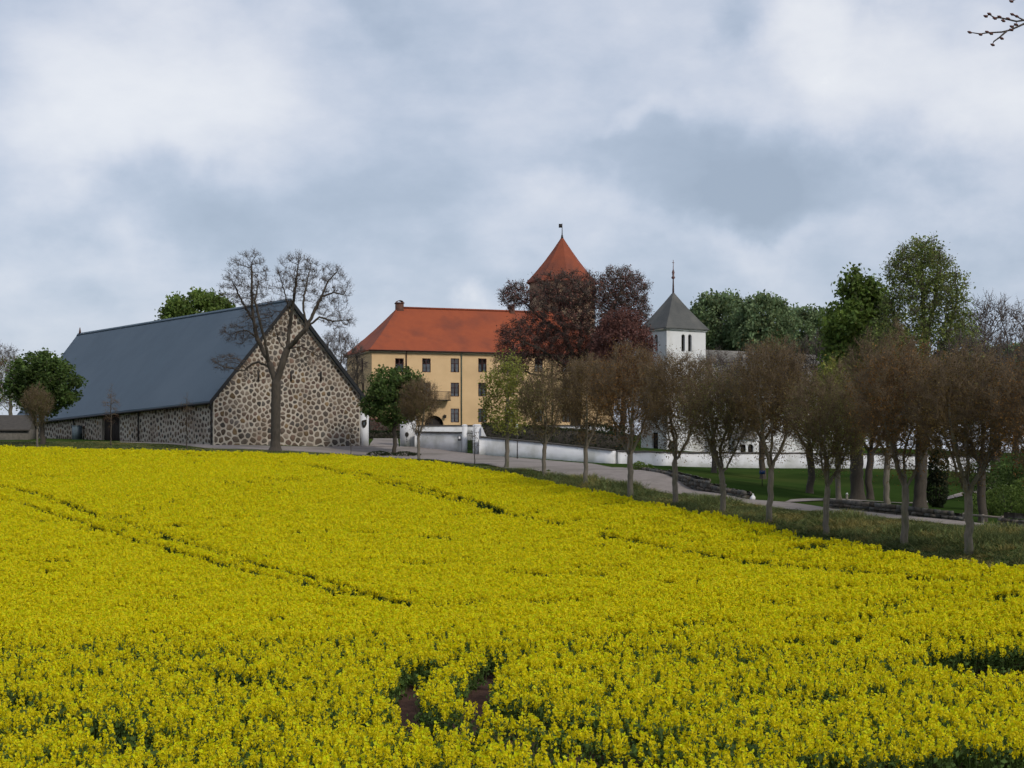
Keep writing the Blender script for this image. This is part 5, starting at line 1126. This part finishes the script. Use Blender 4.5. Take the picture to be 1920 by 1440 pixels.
def scatter(name, P, rot, scl, idx_, sources, label, cat):
    sc = bpy.data.collections.new(name + '_plants')
    for o in sources: sc.objects.link(o)
    me = bpy.data.meshes.new(name); me.vertices.add(len(P)); me.vertices.foreach_set('co', P.ravel().astype(np.float32))
    for nm, ty, dat, key in (('rot', 'FLOAT', rot, 'value'), ('scl', 'FLOAT_VECTOR', scl.ravel(), 'vector'), ('pick', 'INT', idx_.astype(np.int32), 'value')):
        a = me.attributes.new(nm, ty, 'POINT'); a.data.foreach_set(key, dat.astype(np.int32 if ty == 'INT' else np.float32))
    o = bpy.data.objects.new(name, me); col.objects.link(o); tag(o, label, cat, kind='stuff')
    ng = bpy.data.node_groups.new(name + '_nodes', 'GeometryNodeTree'); ng.interface.new_socket('Geometry', in_out='INPUT', socket_type='NodeSocketGeometry'); ng.interface.new_socket('Geometry', in_out='OUTPUT', socket_type='NodeSocketGeometry')
    gi = ng.nodes.new('NodeGroupInput'); go = ng.nodes.new('NodeGroupOutput'); ci = ng.nodes.new('GeometryNodeCollectionInfo'); ci.inputs['Collection'].default_value = sc; ci.inputs['Separate Children'].default_value = True; ci.inputs['Reset Children'].default_value = True
    ip = ng.nodes.new('GeometryNodeInstanceOnPoints'); ip.inputs['Pick Instance'].default_value = True
    def na(nm, ty): n = ng.nodes.new('GeometryNodeInputNamedAttribute'); n.data_type = ty; n.inputs[0].default_value = nm; return n.outputs[0]
    cx = ng.nodes.new('ShaderNodeCombineXYZ'); L = ng.links.new; L(na('rot', 'FLOAT'), cx.inputs[2])
    er = ng.nodes.new('FunctionNodeEulerToRotation'); L(cx.outputs[0], er.inputs[0])
    L(gi.outputs[0], ip.inputs['Points']); L(ci.outputs[0], ip.inputs['Instance']); L(na('pick', 'INT'), ip.inputs['Instance Index']); L(er.outputs[0], ip.inputs['Rotation']); L(na('scl', 'FLOAT_VECTOR'), ip.inputs['Scale']); L(ip.outputs[0], go.inputs[0])
    md = o.modifiers.new('scatter', 'NODES'); md.node_group = ng
    return o
def vnoise(x, y, s, seed):
    """smooth value noise on the ground plan"""
    r = np.random.default_rng(seed); n = 256; tab = r.random((n, n)); x, y = x / s, y / s; xi, yi = np.floor(x).astype(int), np.floor(y).astype(int); fx, fy = x - xi, y - yi; fx = fx * fx * (3 - 2 * fx); fy = fy * fy * (3 - 2 * fy)
    t = lambda a, b: tab[a % n, b % n]
    return (t(xi, yi) * (1 - fx) + t(xi + 1, yi) * fx) * (1 - fy) + (t(xi, yi + 1) * (1 - fx) + t(xi + 1, yi + 1) * fx) * fy
def polydist(x, y, line):
    best = np.full(x.shape, 1e9)
    for (ax_, ay_), (bx_, by_) in zip(line[:-1], line[1:]):
        dx, dy = bx_ - ax_, by_ - ay_; t = np.clip(((x - ax_) * dx + (y - ay_) * dy) / (dx * dx + dy * dy + 1e-9), 0, 1); best = np.minimum(best, np.hypot(x - ax_ - t * dx, y - ay_ - t * dy))
    return best
TRACKS = [([(790, 1338), (870, 1364), (980, 1390), (1130, 1415), (1300, 1440)], .78), ([(905, 1318), (980, 1340), (1100, 1364), (1240, 1386)], .74),   # wheel tracks through the crop, read as rows of the canopy; last number = half width of the gap
    ([(900, 1226), (850, 1230), (800, 1243), (768, 1265), (752, 1295), (768, 1325), (830, 1352), (930, 1378), (1060, 1402), (1250, 1430), (1420, 1450)], .56),
    ([(980, 1228), (940, 1232), (910, 1252), (893, 1280), (885, 1300), (910, 1322), (980, 1342), (1100, 1365), (1300, 1395), (1500, 1420), (1700, 1440)], .56),
    ([(-40, 902), (60, 925), (180, 966), (330, 1013), (480, 1058), (640, 1100), (760, 1132)], .37), ([(-40, 925), (60, 952), (180, 992), (330, 1036), (480, 1078), (640, 1113), (740, 1132)], .37),
    ([(500, 866), (600, 877), (700, 893), (800, 918), (880, 938), (960, 958)], .44), ([(560, 872), (680, 897), (780, 921), (880, 947), (960, 968), (1060, 985)], .44),
    ([(400, 906), (470, 907), (555, 901)], .44), ([(1130, 1005), (1250, 1030), (1380, 1052)], .40), ([(1280, 1035), (1450, 1060), (1640, 1075), (1900, 1098)], .40),
    ([(0, 1305), (60, 1322), (130, 1345), (240, 1368), (330, 1380)], .44), ([(280, 1258), (380, 1264), (520, 1282)], .5), ([(140, 1375), (260, 1395)], .45), ([(1480, 1158), (1620, 1170)], .44), ([(1838, 1240), (1990, 1250)], 1.9), ([(1690, 1452), (1800, 1440), (2000, 1432)], 1.9), ([(1120, 1196), (1160, 1194)], .5)]
sp_ = .36
gx = np.arange(-56, 26, sp_); gy = np.arange(26.5, 133, sp_); X, Y = np.meshgrid(gx, gy); r = np.random.default_rng(77)
X = (X + r.uniform(-.5, .5, X.shape) * sp_).ravel(); Y = (Y + r.uniform(-.5, .5, Y.shape) * sp_).ravel()
ok = inpoly(X, Y, FIELD) & (X / Y > -.40) & (X / Y < .42); X, Y = X[ok], Y[ok]
ok = np.ones(len(X), bool); near_t = np.full(len(X), 9.0)
for line, hw in TRACKS:
    L_ = [hit(px_, py_, CH - .1) for px_, py_ in line]; dd = polydist(X, Y, L_); ok &= dd > hw + .10 * r.normal(0, 1, len(X)) * .5; near_t = np.minimum(near_t, dd - hw)
X, Y, near_t = X[ok], Y[ok], near_t[ok]
patch = vnoise(X / 2.4, Y, 1.5, 5) * .5 + vnoise(X / 1.6, Y, .8, 6) * .5; band = vnoise(X, Y * 2.2, 7.0, 9)
upper = np.clip((Y - 50 + 10 * (vnoise(X, Y, 6, 31) - .5)) / 12, 0, 1); green = (patch < .25 - .02 * upper) | ((patch < .36 - .02 * upper) & (band < .4))
hs_ = 1.0 + (1 - .35 * upper) * (.10 * (vnoise(X, Y, .8, 7) - .5) + .24 * (patch - .5)) + r.normal(0, .03, len(X))
pick = np.where(green, r.integers(6, 9, len(X)), np.where(r.random(len(X)) < upper, r.integers(9, 13, len(X)), r.integers(0, 6, len(X)))); hs_ = np.where(green, hs_ * .93, hs_)
SRC = [clump('rape_plants_%02d' % i, 200 + i, 4, 1.0 if i < 4 else .85, .5, 1.0, .11) for i in range(6)] + [clump('rape_plants_%02d' % (6 + i), 300 + i, 5, .45) for i in range(3)] + [clump('rape_plants_%02d' % (9 + i), 320 + i, 10, 1.0, .5, 1.0, .06) for i in range(4)]
Z = G(X, Y)
scl = np.c_[np.ones(len(X)) * 1.0, np.ones(len(X)), hs_ * CH]
scatter('rapeseed_crop', np.c_[X, Y, Z - .02], r.uniform(0, 6.28, len(X)), scl, pick, SRC, 'field of yellow flowering rapeseed crossed by wheel tracks', 'crop')
# verge grass between field, trees and lane
gx = np.arange(-62, 34, .42); gy = np.arange(55, 170, .42); X, Y = np.meshgrid(gx, gy); X = (X + r.uniform(-.5, .5, X.shape) * .42).ravel(); Y = (Y + r.uniform(-.5, .5, Y.shape) * .42).ravel()
low = [(at(*a).x, at(*a).y) for a, b in ROAD]
zone = EDGE_XY[:] ; vp = [(x + .1, y + .4) for x, y in EDGE_XY] + [(30, 64)] + [(x, y) for x, y in low[::-1]] + [(at(225, 829, 161).x, 161), (at(-420, 822, 165).x, 165)]
ok = inpoly(X, Y, vp) & ~inpoly(X, Y, FIELD) & (np.abs(X / Y) < .36); X, Y = X[ok], Y[ok]
tall = np.clip((X + 2) / 8, 0, 1); hh_ = (.12 + .52 * tall * vnoise(X, Y, 2.0, 12) ** 1.5) ; keep_ = r.random(len(X)) < (.45 + .55 * tall); X, Y, hh_ = X[keep_], Y[keep_], hh_[keep_]
TS = [tuft('grass_tuft_%d' % i, 400 + i, 34, 1.0, .34, M['grass'], (.1, .15, .9, .05)[i], (1.1, .85, 1.1, .7)[i]) for i in range(4)]
vn = vnoise(X, Y, 1.7, 21) * .6 + vnoise(X, Y, .7, 22) * .4; kind_ = np.where(vn > .66, 2, np.where(vn < .36, 3, np.where(r.random(len(X)) < .5, 0, 1)))
scatter('verge_grass', np.c_[X, Y, G(X, Y)], r.uniform(0, 6.28, len(X)), np.c_[np.full(len(X), 1.0), np.full(len(X), 1.0), hh_], kind_, TS, 'rough grass verge between the rape field and the lane', 'grass')
